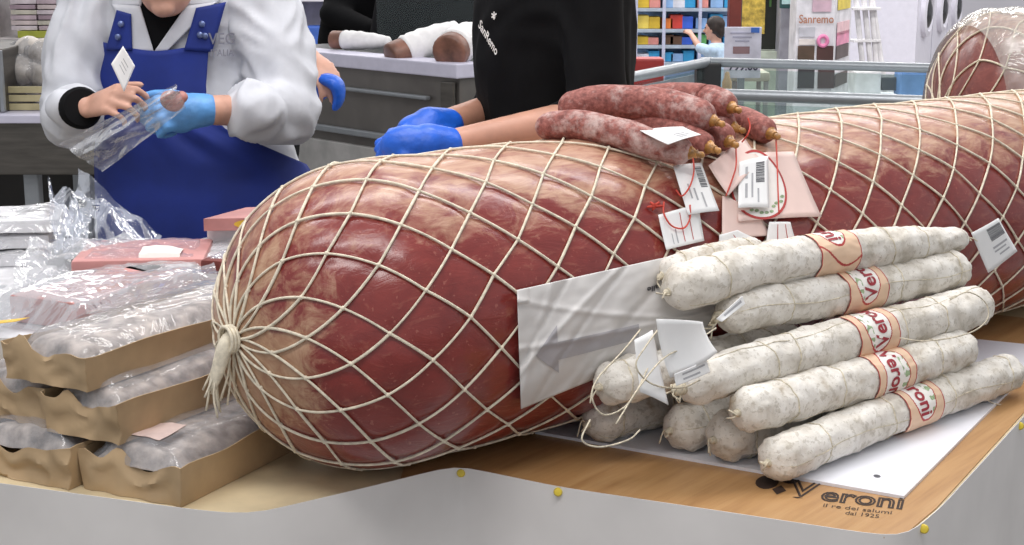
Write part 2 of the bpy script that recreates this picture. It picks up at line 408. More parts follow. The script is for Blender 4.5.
def meat_mat(name, R, ang, L, red=((118, 39, 37), (142, 54, 48)), tan=(182, 140, 114), topbias=.47, gloss=.28, endtan=1.0, zoff=0):
    n = NT(name); c = n.n('ShaderNodeTexCoord'); m1 = n.n('ShaderNodeMapping'); m1.inputs['Rotation'].default_value = (0, 0, -ang); m1.inputs['Location'].default_value = (0, 0, zoff)
    n.l(c.outputs['Object'], m1.inputs['Vector'])
    sx = n.n('ShaderNodeSeparateXYZ'); n.l(m1.outputs[0], sx.inputs[0])
    m2 = n.n('ShaderNodeMapping'); m2.inputs['Scale'].default_value = (.55, 1, 1); n.l(m1.outputs[0], m2.inputs['Vector'])
    big = n.noise(m2.outputs[0], 6, 3, .55, .6); mid = n.noise(m2.outputs[0], 30, 6, .68, .8); fine = n.noise(m1.outputs[0], 150, 3, .6)
    m3 = n.n('ShaderNodeMapping'); m3.inputs['Scale'].default_value = (.25, 1, 1); m3.inputs['Rotation'].default_value = (.5, .6, .3); n.l(m1.outputs[0], m3.inputs['Vector'])
    streak = n.noise(m3.outputs[0], 55, 4, .65, 1.5)
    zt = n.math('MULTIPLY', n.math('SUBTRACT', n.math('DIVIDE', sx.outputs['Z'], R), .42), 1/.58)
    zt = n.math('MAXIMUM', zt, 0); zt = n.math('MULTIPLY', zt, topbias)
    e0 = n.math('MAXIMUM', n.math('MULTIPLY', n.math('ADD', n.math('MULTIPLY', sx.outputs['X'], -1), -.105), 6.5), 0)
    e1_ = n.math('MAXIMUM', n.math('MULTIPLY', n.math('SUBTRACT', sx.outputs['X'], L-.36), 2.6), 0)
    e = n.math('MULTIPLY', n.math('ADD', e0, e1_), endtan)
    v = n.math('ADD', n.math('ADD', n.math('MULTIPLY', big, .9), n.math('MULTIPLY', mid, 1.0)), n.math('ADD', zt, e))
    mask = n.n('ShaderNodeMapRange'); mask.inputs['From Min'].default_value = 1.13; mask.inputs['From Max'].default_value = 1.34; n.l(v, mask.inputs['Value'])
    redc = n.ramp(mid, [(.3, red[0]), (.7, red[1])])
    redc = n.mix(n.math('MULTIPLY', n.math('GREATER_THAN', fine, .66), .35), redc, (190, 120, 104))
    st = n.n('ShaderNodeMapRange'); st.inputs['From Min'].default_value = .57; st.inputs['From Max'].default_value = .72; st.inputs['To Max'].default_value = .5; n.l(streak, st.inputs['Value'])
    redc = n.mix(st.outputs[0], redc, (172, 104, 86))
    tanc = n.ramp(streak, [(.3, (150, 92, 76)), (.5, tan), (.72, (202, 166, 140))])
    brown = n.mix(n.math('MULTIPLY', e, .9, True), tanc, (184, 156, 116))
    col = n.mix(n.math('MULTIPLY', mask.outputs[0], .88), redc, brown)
    n.l(col, n.b.inputs['Base Color']); b = n.b
    rg = n.n('ShaderNodeMapRange'); rg.inputs['To Min'].default_value = gloss; rg.inputs['To Max'].default_value = gloss+.25; n.l(mask.outputs[0], rg.inputs['Value']); n.l(rg.outputs[0], b.inputs['Roughness'])
    b.inputs['Coat Weight'].default_value = .35; b.inputs['Coat Roughness'].default_value = .18; b.inputs['Specular IOR Level'].default_value = .5
    n.bump(n.math('ADD', streak, n.math('MULTIPLY', mid, .5)), .20, .005)
    return n.m
R1 = .1789
C0 = V((-.164, 1.7505, T+R1)); mort = Log(C0, R1, 1.44, Dm, 1.0)
_, s_ref, t_ref = mort.hit(469, 319)
mort.s0 = s_ref; mort.th0 = t_ref
mt = thing('mortadella', C0-V((0, 0, R1)), 'giant red mortadella in cream netting lying across the whole table, brown salamis on top', 'mortadella')
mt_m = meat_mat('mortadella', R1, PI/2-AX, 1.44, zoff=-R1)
mort.body('meat', mt_m, mt); mort.net('netting', M['net'], mt)
pole = C0-Dm*R1
tl = MB()
tl.tube(catmull([pole+Dm*.012, pole-Dm*.006, pole-Dm*.014+V((0, 0, -.012)), pole-Dm*.018+V((-.004, 0, -.035)), pole-Dm*.022+V((-.008, 0, -.055))], 14), [.016, .013, .011, .0095, .0085, .0085, .009, .009, .0085, .008, .0075, .007, .006, .005, .004], 12)
rg = random.Random(5)
for k in range(14):
    a = pole-Dm*.016+V((rg.uniform(-.008, .008), rg.uniform(-.005, .005), -.02)); b = a+V((rg.uniform(-.02, .004), rg.uniform(-.01, .01), -.03-rg.random()*.035))
    tl.tube(catmull([a, (a+b)/2+V((rg.uniform(-.005, .005),)*3), b], 6), .0013, 5)
for k in range(3):
    tl.tube([pole-Dm*.003+(Zv*math.cos(t)+Nm*math.sin(t))*.0145-Dm*.004*k for t in [2*PI*i/16 for i in range(16)]], .002, 6, closed=True)
tl.build('net_tail', M['net'], mt, angle=180, label='gathered tail of the cream netting')

R2 = .232
c2 = D(992, 116, 3.28); c2.z = WT+R2
D2 = V((math.sin(rad(80)), math.cos(rad(80)), 0))
mort2 = Log(c2, R2, .42, D2, .50, .125, 11)
mt2 = thing('mortadella', c2-V((0, 0, R2)), 'second mortadella behind, its end wrapped in shiny plastic at the right edge', 'mortadella')
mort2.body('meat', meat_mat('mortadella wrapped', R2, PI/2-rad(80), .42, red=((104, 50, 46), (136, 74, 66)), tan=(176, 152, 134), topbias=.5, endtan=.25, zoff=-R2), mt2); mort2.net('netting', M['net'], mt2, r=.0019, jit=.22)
M['film'] = film('clear film', fac=.24); M['filmheavy'] = film('milky film', fac=.26, bump=.35, bscale=9); M['filmthin'] = film('thin clear film', (196, 204, 222), fac=.13, bump=.5, bscale=12)
M['wrap2'] = film('shiny wrap', (214, 210, 204), fac=.34, rough=.1, bump=.5, bscale=9)
def wrap2(u, v):
    x = mort2.q*.64+v*(mort2.L+mort2.q*.36); th = -PI*.75+u*PI*1.5
    return mort2.p(x, th, .010+.005*nz((u*6, v*8, 2))+.0015*nz((u*18, v*18, 4)))
MB().grid(wrap2, 90, 60).build('plastic_wrap', M['wrap2'], mt2, angle=180, label='shiny crumpled clear wrap')
# ------------------------------------------------------------------ white salamis
def mould_mat(name, seed, warm=0):
    n = NT(name); v = n.coord(); 
    a = n.noise(v, 26+seed, 4, .6, .3); b = n.noise(v, 120, 3, .6); c = n.noise(v, 320, 2, .5)
    col = n.ramp(a, [(.30, (184-warm, 176-warm*2, 162-warm*3)), (.45, (218, 212, 202)), (.64, (236, 232, 225))])
    col = n.mix(n.math('MULTIPLY', n.math('GREATER_THAN', b, .59), .36), col, (158, 147, 128))
    col = n.mix(n.math('MULTIPLY', n.math('GREATER_THAN', c, .66), .25), col, (120, 106, 90))
    n.l(col, n.b.inputs['Base Color']); n.b.inputs['Roughness'].default_value = .85; n.bump(n.math('ADD', b, a), .35, .004); return n.m
mould = [mould_mat('mould casing', 0), mould_mat('mould casing b', 6, 6), mould_mat('mould casing c', 11, 10)]
axN = V((.1389, 2.0, 0)).dot(Nm)
def AL(x, y, lat):                                    # photo position on the upright plane parallel to the mortadella
    r = ray(x, y); t = (lat+axN-CAM.dot(Nm))/r.dot(Nm); return CAM+r*t
class Sausage:
    def __init__(s, pts, r, seed, lump=.0032, rounded=.9, knots=(), n=64, taper=(1, 1)):
        s.c = catmull(pts, n); s.n = n; s.L = [0]
        for i in range(n): s.L.append(s.L[-1]+(s.c[i+1]-s.c[i]).length)
        s.len = s.L[-1]; s.r = r; s.seed = seed; s.lump = lump; s.rd = rounded; s.kn = knots; s.tp = taper
    def frame(s, a):
        a = max(0, min(s.len, a)); i = 0
        f = a/s.len*s.n; i = min(int(f), s.n-1)
        while i > 0 and s.L[i] > a: i -= 1
        while i < s.n-1 and s.L[i+1] < a: i += 1
        f = (a-s.L[i])/(s.L[i+1]-s.L[i]); c = s.c[i].lerp(s.c[i+1], f)
        t = (s.c[min(i+2, s.n)]-s.c[max(i-1, 0)]).normalized(); u = (Zv-t*t.z).normalized(); w = u.cross(t)
        if w.dot(Nm) < 0: w = -w
        return c, t, u, w
    def rad_at(s, a, th):
        r = s.r; e = s.r*s.rd
        k0 = min(1, max(0, a)/e); k1 = min(1, max(0, s.len-a)/e)
        f = math.sqrt(max(0, 1-(1-k0)**2.2))*math.sqrt(max(0, 1-(1-k1)**2.2))
        q = smooth01(0, .35*s.len, a); f *= s.tp[0]+(1-s.tp[0])*q
        q = smooth01(0, .35*s.len, s.len-a); f *= s.tp[1]+(1-s.tp[1])*q
        for k in s.kn: f *= 1-.05*math.exp(-((a-k)/.007)**2)
        p = (math.cos(th)*2, math.sin(th)*2, a*32+s.seed*7.3)
        return r*f + f*(s.lump*nz(p) + s.lump*.6*nz(p, 2.3))
    def surf(s, a, th, off=0):
        c, t, u, w = s.frame(a); return c+(u*math.cos(th)+w*math.sin(th))*(s.rad_at(a, th)+off)
    def body(s, name, m, parent, **k):
        nv = max(40, int(s.len/.004)); 
        def av(v):                                   # denser towards the ends
            return s.len*(v+.0001 if v < .5 else v-.0001) if 0 < v < 1 else (s.len*.0002 if v == 0 else s.len*.9998)
        def map_(v): return .5-.5*math.cos(PI*v) if False else (v*v*(3-2*v)*.5+v*.5)
        mb = MB().loft([[s.surf(av(map_(j/nv)), 2*PI*i/36) for i in range(36)] for j in range(nv+1)])
        return mb.build(name, m, parent, angle=180, **k)

def salami(name, s, m, label, band=None, loops=4, group='mould-white salamis on the cutting board', tuft=True):
    c, t, u, w = s.frame(s.len/2); base = V((c.x, c.y, min(q.z for q in s.c)-s.r))
    o = thing('salami', base, label, 'salami', group)
    rg_ = random.Random(s.seed*5); s.kn = [s.len*(.03+.94*(k+.5+rg_.uniform(-.35, .35))/loops) for k in range(loops)] if loops else []
    if band: s.kn = [k for k in s.kn if not (band['a0']-.006 < k < band['a1']+.006)]
    s.body('casing', m, o)
    tw = MB()
    for k in s.kn: tw.tube([s.surf(k+.004*math.sin(th+k*90)+.002*math.sin(2*th+k*40), th, .0004) for th in [2*PI*i/30 for i in range(30)]], .0009, 5, closed=True)
    for th in (.5+s.seed, .5+s.seed+PI):
        ar = [.004+(s.len-.008)*i/50 for i in range(51)]
        tw.tube([s.surf(a, th+.15*math.sin(a*25+s.seed), .0001) for a in ar], .0006, 5)
    tw.build('twine', M['twine'], o, angle=180)
    if tuft:
        for e, sg in ((0, -1), (s.len, 1)):
            tf = MB(); big = 1 if (tuft == 2 and sg == -1) else .55
            c, t, u, w = s.frame(e); c = c+t*sg*(-.002)
            tf.tube([c-t*sg*.003, c+t*sg*.004*big, c+t*sg*.009*big, c+t*sg*.016*big-Zv*.003*big], [.0085*big, .0070*big, .0080*big, .004*big], 10)
            rj = random.Random(s.seed)
            for q in range(5 if big == 1 else 2): tf.tube(catmull([c+t*sg*.004, c+t*sg*(.012+.01*rj.random())*big+u*rj.uniform(-.012, .008)*big+w*rj.uniform(-.012, .012)*big, c+t*sg*(.014+.02*rj.random())*big+u*rj.uniform(-.03, .005)*big+w*rj.uniform(-.016, .016)*big], 8), .0010, 5)
            tf.tube([c+t*sg*.004*big+(u*math.cos(a)+w*math.sin(a))*.0072*big for a in [2*PI*i/14 for i in range(14)]], .0012, 5, closed=True)
            tf.build('tied_end', M['twine'], o, angle=180)
    if band:
        a0, a1, dr_, tc = band['a0'], band['a1'], band['dir'], band['tc']; ac = (a0+a1)/2; W = a1-a0; r = s.r
        th0, th1 = (-PI+.6, PI+.6)
        def mi(uu, vv):
            th = th0+(th1-th0)*uu; x = (th-tc)*r; y = (vv-.5)*W
            if abs(vv-.5) > .472: return 1
            d = (x/.043)**2+(y/.0255)**2
            if d < .86: return 2 if nz((x*150, y*150, 5)) < .10 or y*dr_ < .011 or abs(x) > .034 else 3
            if d < 1.0: return 1
            if band.get('wave') is not None:
                ww = (th-band['wave'])*r - .016*math.sin(vv*PI*1.2-.9)+.004
                if abs(ww) < .0017+(.007*max(0, .5-vv)*2 if band['wave'] < 0 else 0): return 1
            return 0
        def bsurf(a, th, off):
            c, t, u, w = s.frame(a); return c+(u*math.cos(th)+w*math.sin(th))*(.35*s.rad_at(a, th)+.65*r*s.tp[0]**0+off)
        bd = MB().grid(lambda uu, vv: bsurf(a0+W*vv, th0+(th1-th0)*uu, .0016), 170, 84, mi)
        b = bd.build('label_band', [M['peach'], M['redink'], M['white'], M['green']], o, angle=180, label='peach paper band with red edges and a white oval')
        vs, fs = text_mesh('Veroni', .034, .0008); tx = MB()
        tx.add([bsurf(ac+(v.y-.014)*dr_, tc+dr_*v.x*.74/r, .0023) for v in vs], fs)
        tx.build('lettering', M['lettering'], b, smooth=False, label='red word Veroni')
    return o
def SP(lst, lat0, lat1=None):
    lat1 = lat0 if lat1 is None else lat1
    return [AL(x, y, lat0+(lat1-lat0)*i/(len(lst)-1)) for i, (x, y) in enumerate(lst)]
def band_at(s, x, width=.078, **k):
    best = min(range(s.n+1), key=lambda i: abs(512+FPX*(s.c[i].x)/((s.c[i]-CAM).dot(CF))-x)); a = s.L[best]
    return dict(a0=a-width/2, a1=a+width/2, **k)
up = T
s5 = Sausage([P(768, 463, up+.027), P(850, 430, up+.027), P(915, 405, up+.028), P(1014, 370, up+.0285)], .0262, 1)
salami('', s5, mould[0], 'nearest mould-white salami at the bottom front of the pile, lying on the white board', band_at(s5, 910, dir=1, tc=.38, wave=-.35))
s4 = Sausage(SP([(738, 413), (800, 396), (895, 370), (968, 346)], .315, .30), .0268, 2)
salami('', s4, mould[1], 'mould-white salami second from bottom, its band partly tucked under the one above', band_at(s4, 881, dir=1, tc=1.30))
s3 = Sausage(SP([(682, 388), (750, 366), (868, 335), (940, 316), (984, 303)], .275, .275), .0285, 3, taper=(.86, 1))
salami('', s3, mould[0], 'longest mould-white salami in the middle of the pile, the third from the top', band_at(s3, 859, dir=-1, tc=.60), tuft=2)
s2 = Sausage(SP([(722, 316), (755, 308), (800, 300), (862, 289), (962, 268)], .232, .235), .0272, 4, taper=(.92, 1))
salami('', s2, mould[0], 'mould-white salami second from the top, a slip of paper at its left end', band_at(s2, 852, dir=-1, tc=.50), tuft=2)
s1 = Sausage(SP([(668, 292), (700, 282), (760, 265), (850, 251), (950, 240), (966, 239)], .218, .222), .0268, 5, rounded=1.2, taper=(1.08, .62))
salami('', s1, mould[0], 'topmost mould-white salami with a barcode tag tied to its right end', band_at(s1, 827, dir=1, tc=-.55, wave=1.50))
def along(p, L): return [p, p+Dm*L*.5+V((0, 0, .001)), p+Dm*L]
for k, (x, y, z, r, L, t, sd) in enumerate([(714, 440, up+.0315, .0305, .36, 'short salami end at the bottom of the pile, left of the nearest one', 6), (670, 431, up+.0295, .0285, .36, 'salami end at the bottom of the pile, third from the front', 7), (588, 424, up+.0275, .0265, .34, 'leftmost lower salami end on the board, under another salami end', 8), (600, 387, None, .0265, .34, 'leftmost salami end resting on top of another, beside the paper arrow', 9)]):
    s = Sausage(along(P(x, y, z) if z else AL(x, y, .200), L), r, sd, lump=.0045, rounded=1.0); salami('', s, mould[k % 3], t, loops=5)
s = Sausage(SP([(662, 276), (700, 262), (760, 250)], .19, .205), .019, 10); salami('', s, mould[1], 'small salami tip poking out behind the left end of the topmost salami', loops=3)

# twine loops hanging at the ends, cards and tags
def strand(pts, r=.0009, n=26): return MB().tube(catmull(pts, n), r, 6)
def seq(lst): return [AL(x, y, l) for x, y, l in lst]
loops = [
 ('loose loop of twine round the leftmost salami end', [(640, 330, .30), (622, 352, .33), (598, 378, .36), (592, 398, .37), (604, 415, .37), (628, 404, .36), (646, 372, .34), (655, 345, .31)]),
 ('straight length of twine crossing below the white card', [(716, 328, .30), (690, 345, .33), (664, 358, .35), (640, 386, .37), (616, 424, .385)]),
 ('twine looped down in front of the white card', [(664, 322, .31), (646, 346, .34), (636, 366, .35), (652, 384, .35), (680, 388, .335), (700, 380, .33)]),
 ('twine trailing under the leftmost salami ends', [(590, 420, .37), (582, 440, .385), (600, 447, .385), (628, 440, .38), (640, 430, .37)]),
 ('twine loop hanging from the right end of the longest salami', [(950, 300, .325), (968, 292, .33), (985, 302, .335), (988, 318, .34), (974, 331, .34), (950, 338, .342), (922, 341, .342), (900, 338, .33)]),
 ('twine loop on the wood at the right end of the nearest salami', [(1000, 388, .345), (985, 397, .33), (1000, 405, .335), (1024, 404, .33), (1060, 398, .31)]),
]
for t, l in loops: strand(seq(l)).build('twine_loop', M['twine'], angle=180, label=t, cat='string', group='loose twine at the salami ends')

def card(corners, off=None, curl=0, n=10, thick=.0005):
    a, b, c, d = [V(q) for q in corners]            # top-left, top-right, bottom-right, bottom-left
    nn = (b-a).cross(d-a).normalized(); 
    if nn.dot(CAM-a) < 0: nn = -nn
    fn = lambda u, v: (a.lerp(b, u)).lerp(d.lerp(c, u), v)+nn*curl*(math.sin(u*PI)*.6+(v-.5)**2)
    return fn, nn
def tag_card(corners, label, cat='tag', group=None, curl=.002, code=(.60, .08, .95, .50), lines=(), stripe=None, name='paper_tag', lift=.0006, color='tagpaper', fnn=None):
    fn, nn = fnn or card(corners, curl=curl)
    o = MB().grid(fn, 10, 10).build(name, M[color], label=label, cat=cat, group=group, thick=.0006, angle=180)
    def strip(mb, u0, v0, u1, v1, k=3):
        mb.grid(lambda u, v: fn(u0+(u1-u0)*u, v0+(v1-v0)*v)+nn*lift, k, k)
    if code:
        u0, v0, u1, v1 = code; mb = MB(); rg = random.Random(len(label)); v = v0
        while v < v1: w = rg.choice((.008, .014, .02)); strip(mb, u0, v, u1, min(v1, v+w), 2); v += w+rg.choice((.008, .014))
        mb.build('barcode', M['print'], o, smooth=False)
    if lines:
        mb = MB()
        for u0, v0, u1, v1 in lines: strip(mb, u0, v0, u1, v1)
        mb.build('small_print', M['printlight'], o, smooth=False)
    if stripe:
        mb = MB()
        for q in stripe: strip(mb, *q)
        mb.build('red_rule', M['redink'], o, smooth=False)
    return o
def mh(x, y, off): return mort.hit(x, y, off)[0]
# white card and slips at the salami ends
A = lambda x, y, l: AL(x, y, l)
tag_card([A(654, 319, .335), A(700, 322, .318), A(715, 352, .325), A(668, 378, .345)], 'blank white card curled between the salami ends and the paper arrow', 'card', code=None, curl=.012, name='white_card')
tag_card([A(634, 340, .325), A(652, 330, .32), A(668, 405, .35), A(640, 392, .345)], 'thin white card edge standing left of the blank curled card', 'card', code=None, name='white_card')
tag_card([A(674, 374, .36), A(706, 360, .335), A(710, 372, .337), A(676, 386, .362)], 'small white slip with print at the left end of the longest salami', code=None, lines=[(.2, .2, .9, .35), (.2, .6, .7, .75)], group='slips at the salami ends')
tag_card([A(716, 319, .27), A(742, 296, .262), A(745, 304, .264), A(722, 322, .274)], 'slim white slip with print at the left end of the salami second from top', code=None, lines=[(.2, .3, .9, .6)], group='slips at the salami ends')
tag_card([A(971, 233, .225), A(998, 218, .22), A(1017, 251, .225), A(988, 273, .23)], 'white barcode tag tied to the right end of the topmost salami', code=(.45, .10, .95, .42), lines=[(.4, .55, .9, .60), (.4, .65, .8, .69), (.5, .76, .85, .80)])

# small brown salamis on top of the mortadella
def red_mat(name, dust):
    n = NT(name); v = n.coord(); a = n.noise(v, 60, 5, .7); b = n.noise(v, 14, 3); c = n.noise(v, 170, 3)
    col = n.ramp(c, [(.3, (112, 60, 54)), (.55, (150, 88, 80)), (.75, (178, 116, 106))])
    f = n.math('ADD', n.math('MULTIPLY', a, .8), n.math('MULTIPLY', b, .5)); mr = n.n('ShaderNodeMapRange'); mr.inputs['From Min'].default_value = .78-dust; mr.inputs['From Max'].default_value = .98-dust; mr.inputs['To Max'].default_value = .8; n.l(f, mr.inputs['Value'])
    n.l(n.mix(mr.outputs[0], col, (206, 182, 176)), n.b.inputs['Base Color']); n.b.inputs['Roughness'].default_value = .7; n.bump(c, .4, .003); return n.m
rm = [red_mat('brown casing dusty', .20), red_mat('brown casing', .02), red_mat('brown casing half', .11)]
def RS(lst, r, sd, m, label, taper=(.9, .9)):
    pts = [mh(x, y, off) for x, y, off in lst]
    s = Sausage(pts, r, sd, lump=.0012, rounded=1.0, taper=taper)
    c = s.frame(s.len/2)[0]; o = thing('small_salami', V((c.x, c.y, min(q.z for q in s.c)-r)), label, 'salami', 'small brown salamis on top of the mortadella')
    s.body('casing', m, o)
    c, t, u, w = s.frame(s.len); mb = MB(); mb.tube([c-t*.004, c+t*.004, c+t*.008, c+t*.013, c+t*.016], [.010, .0052, .0036, .0046, .002], 12)
    mb.tube([c+t*.006+(u*math.cos(a)+w*math.sin(a))*.0044 for a in [2*PI*i/14 for i in range(14)]], .0013, 5, closed=True); mb.build('amber_tip', M['clip'], o, angle=180)
    return s
# directions: the bundle lies over the crown
def top(x, y, Y): return D(x, y, Y)
def RS2(lst, r, sd, m, label, taper=(.9, .9)):
    pts = [D(x, y, Y) for x, y, Y in lst]; s = Sausage(pts, r, sd, lump=.0012, rounded=1.0, taper=taper)
    c = s.frame(s.len/2)[0]; o = thing('small_salami', V((c.x, c.y, min(q.z for q in s.c)-r)), label, 'salami', 'small brown salamis on top of the mortadella')
    s.body('casing', m, o); c, t, u, w = s.frame(s.len); mb = MB(); mb.tube([c-t*.004, c+t*.004, c+t*.008, c+t*.013, c+t*.016], [.010, .0052, .0036, .0046, .002], 12)
    mb.tube([c+t*.006+(u*math.cos(a)+w*math.sin(a))*.0044 for a in [2*PI*i/14 for i in range(14)]], .0013, 5, closed=True); mb.build('amber_tip', M['clip'], o, angle=180)
    return s
RS2([(536, 128, 1.975), (575, 125, 1.955), (625, 135, 1.925), (660, 146, 1.905), (692, 153, 1.89)], .0195, 21, rm[0], 'frontmost small salami, dusted white, a white label lying over it')
RS2([(592, 116, 2.03), (640, 121, 2.01), (675, 133, 1.97), (711, 148, 1.925)], .0185, 22, rm[1], 'small brown salami wedged behind the white-dusted front one')
RS2([(558, 110, 2.02), (600, 102, 2.015), (650, 104, 2.0), (690, 112, 1.97), (714, 121, 1.95)], .0222, 23, rm[2], 'thick small salami on top of the brown bundle, speckled white')
RS2([(640, 98, 2.12), (690, 97, 2.10), (715, 101, 2.07), (733, 108, 2.04)], .0195, 24, rm[2], 'small salami tip just behind the thick one on top')
RS2([(650, 112, 2.08), (690, 124, 2.03), (715, 134, 1.99), (730, 142, 1.965)], .0205, 25, rm[1], 'small brown salami end between the bundle and the barcode labels', )
RS2([(690, 106, 2.15), (725, 116, 2.12), (750, 124, 2.08), (772, 134, 2.04)], .0195, 26, rm[1], 'rightmost small brown salami end of the bundle')
RS2([(665, 108, 2.12), (700, 116, 2.08), (735, 128, 2.05)], .019, 27, rm[2], 'small brown salami end next to the rightmost one, tied with red string')

# tags of the small salamis
def mcard(c4, off, jit=0): return [mh(x, y, off+(i % 2)*jit) for i, (x, y) in enumerate(c4)]
G = 'tags hanging from the small salamis'
M['pinkpaper'] = mat('pale pink label', (232, 205, 196), .5, var=.03)
def big_label(c4, off, label, ring):
    q = [mh(x, y, off) for x, y in c4]; fn, nn = card(q, curl=.004)
    o = MB().grid(fn, 12, 12).build('product_label', M['pinkpaper'], label=label, cat='label', group=G, thick=.0006, angle=180)
    if ring:
        cx, cy, rx, ry = ring; pt = lambda a, k, h: fn(cx+rx*k*math.cos(a), cy+ry*k*math.sin(a))+nn*h
        w = MB(); n = 40; w.add([fn(cx, cy)+nn*.0008]+[pt(2*PI*i/n, 1, .0008) for i in range(n)], [(0, i+1, (i+1) % n+1) for i in range(n)]); w.build('white_disc', M['white'], o, smooth=False)
        w = MB(); w.add([pt(2*PI*i/n, k, .0011) for k in (.95, 1.02) for i in range(n)], [(i, (i+1) % n, n+(i+1) % n, n+i) for i in range(n)]); w.build('red_ring', M['redink'], o, smooth=False)
        w = MB(); rg = random.Random(2)
        for i in range(12):
            a = PI*.15+PI*.7*i/11; c = pt(a, .74+rg.random()*.12, .0012); ex = (fn(1, 0)-fn(0, 0)).normalized(); ey = (fn(0, 1)-fn(0, 0)).normalized()
            w.add([c+(ex*math.cos(b)*.004+ey*math.sin(b)*.0026) for b in [2*PI*j/8 for j in range(8)]], [tuple(range(8))])
        w.build('green_leaves', M['green'], o, smooth=False)
    return o
big_label([(733, 156), (793, 152), (821, 217), (738, 222)], .007, 'wide pale pink label with a red ring and green leaves, right of the barcode tags', (.30, .48, .36, .52))
big_label([(722, 196), (760, 214), (770, 236), (722, 240)], .004, 'lower pale pink label half hidden under the ringed one', None)
big_label([(708, 166), (744, 138), (760, 160), (728, 196)], .011, 'tilted white-pink label corner standing behind the tall barcode tag', None)
tag_card(mcard([(739, 162), (768, 156), (769, 208), (738, 208)], .014), 'tall white barcode tag in front of the ringed pink label', 'tag', G, code=(.55, .10, .85, .50), lines=[(.2, .15, .28, .4), (.2, .5, .28, .8), (.4, .3, .46, .8), (.6, .62, .66, .9)])
tag_card(mcard([(673, 166), (701, 163), (719, 211), (688, 215)], .012), 'white barcode tag hanging from the frontmost small salami', 'tag', G, code=(.68, .08, .92, .50), lines=[(.25, .4, .3, .7), (.4, .5, .46, .75), (.6, .6, .66, .9)])
tag_card(mcard([(658, 215), (698, 204), (704, 241), (666, 250)], .008), 'white tag with red rules hanging lowest on the left, inside a red string loop', 'tag', G, code=None, lines=[(.30, .5, .33, .9), (.2, .6, .22, .9)], stripe=[(.48, .1, .50, .9), (.70, .1, .72, .9)])
tag_card(mcard([(719, 235), (737, 230), (754, 238), (754, 262), (719, 258)][:4], .008)[:3]+[mh(720, 262, .008)], 'white tag hanging lowest in the middle, just above the topmost white salami', 'tag', G, code=None, lines=[(.3, .3, .33, .9)], stripe=[(.6, .2, .63, .95)])
tag_card([mh(769, 222, .009), mh(790, 222, .009), mh(797, 246, .009), mh(765, 250, .009)], 'white tag with pink rules hanging below the ringed label on the right', 'tag', G, code=None, stripe=[(.35, .1, .38, .9), (.7, .1, .73, .9)])
q = [D(640, 131, 1.90), D(683, 127, 1.925), D(701, 135, 1.885), D(668, 145, 1.855)]
tag_card(q, 'white label lying flat across the two front small salamis', 'tag', G, code=None, lines=[(.45, .55, .75, .62), (.45, .68, .8, .75), (.45, .8, .7, .86)])
for t, l in [('red string loop over the barcode tag of the frontmost small salami', [(692, 152, .018), (694, 170, .016), (690, 186, .016), (682, 196, .014), (676, 190, .012)]),
             ('red string loop on the lowest left tag', [(664, 202, .010), (664, 214, .012), (672, 226, .012), (684, 228, .012), (690, 218, .012), (690, 205, .012)]),
             ('red string running over the tall barcode tag', [(736, 148, .016), (736, 166, .018), (732, 180, .016), (726, 196, .010)]),
             ('red string hanging over the ringed pink label', [(776, 138, .018), (777, 160, .016), (778, 190, .014), (779, 214, .014)]),
             ('red string tied round the small salami ends on the right', [(748, 118, .055), (750, 126, .050), (748, 134, .045), (742, 142, .03)])]:
    MB().tube(catmull([mh(*a) for a in l], 24), .0011, 6).build('red_string', M['redstring'], angle=180, label=t, cat='string', group='red strings of the tags')
rk = MB(); kp = mh(655, 206, .006)
for a in (0, 1, 2.2, 3.4, 4.4): rk.tube([kp, kp+V((.010*math.cos(a), 0, .006*math.sin(a)))], [.0026, .0012], 6)
rk.build('red_string_knot', M['redstring'], angle=180, label='small red knotted string at the left of the lowest left tag', cat='string')

# paper sheet with an arrow on the flank of the mortadella
cor = [(517, 290), (716, 246), (716, 330), (521, 409)]
FOLDS = [(.14, .3, .93, .36, -.0028, .02), (.30, .3, .80, .60, .0026, .025), (.45, .2, .90, .44, -.0024, .02), (.2, .55, -.25, .97, .0024, .03), (.55, .5, .6, -.8, .0022, .025), (.06, .6, .98, .2, .002, .02), (.70, .3, .85, .52, -.002, .03)]
def sheet(u, v, off=0):
    a = V(cor[0]).lerp(V(cor[1]), u); b = V(cor[3]).lerp(V(cor[2]), u); p = a.lerp(b, v)
    if u < .06 and v < .12: off += .004
    w = .003*nz((u*4, v*3, 1))+sum(k_*math.exp(-(((u-a_)*c_+(v-b_)*s_)/wd_)**2) for a_, b_, c_, s_, k_, wd_ in FOLDS)+.0016*math.sin((u*2.2+v)*9+3*nz((u*2, v*2, 7)))*.8+.001*nz((u*14, v*10, 3))
    q, s_, th = mort.hit(p.x, p.y, .0082+off+w); return q
sh = MB().grid(sheet, 130, 72).build('paper_sheet', M['paper'], label='creased white paper sheet with a grey arrow taped to the flank of the mortadella', cat='paper sheet', thick=.0004, angle=180)
def inv(x, y):
    u = v = .5
    for _ in range(30):
        a = V(cor[0]).lerp(V(cor[1]), u); b = V(cor[3]).lerp(V(cor[2]), u); p = a.lerp(b, v)
        du = (V(cor[1])-V(cor[0])).lerp(V(cor[2])-V(cor[3]), v); dv = b-a; ex, ey = x-p.x, y-p.y; det = du.x*dv.y-du.y*dv.x
        u += (ex*dv.y-ey*dv.x)/det; v += (du.x*ey-du.y*ex)/det
    return u, v
ar = MB()
hd = [inv(536, 356), inv(557, 325), inv(559, 373)]
ar.grid(lambda s_, t: sheet(*[(hd[0][i]+(hd[1][i]+(hd[2][i]-hd[1][i])*t-hd[0][i])*s_) for i in (0, 1)], .0012), 26, 40)
sf = [inv(558, 342), inv(639, 324), inv(639, 339), inv(558, 360)]
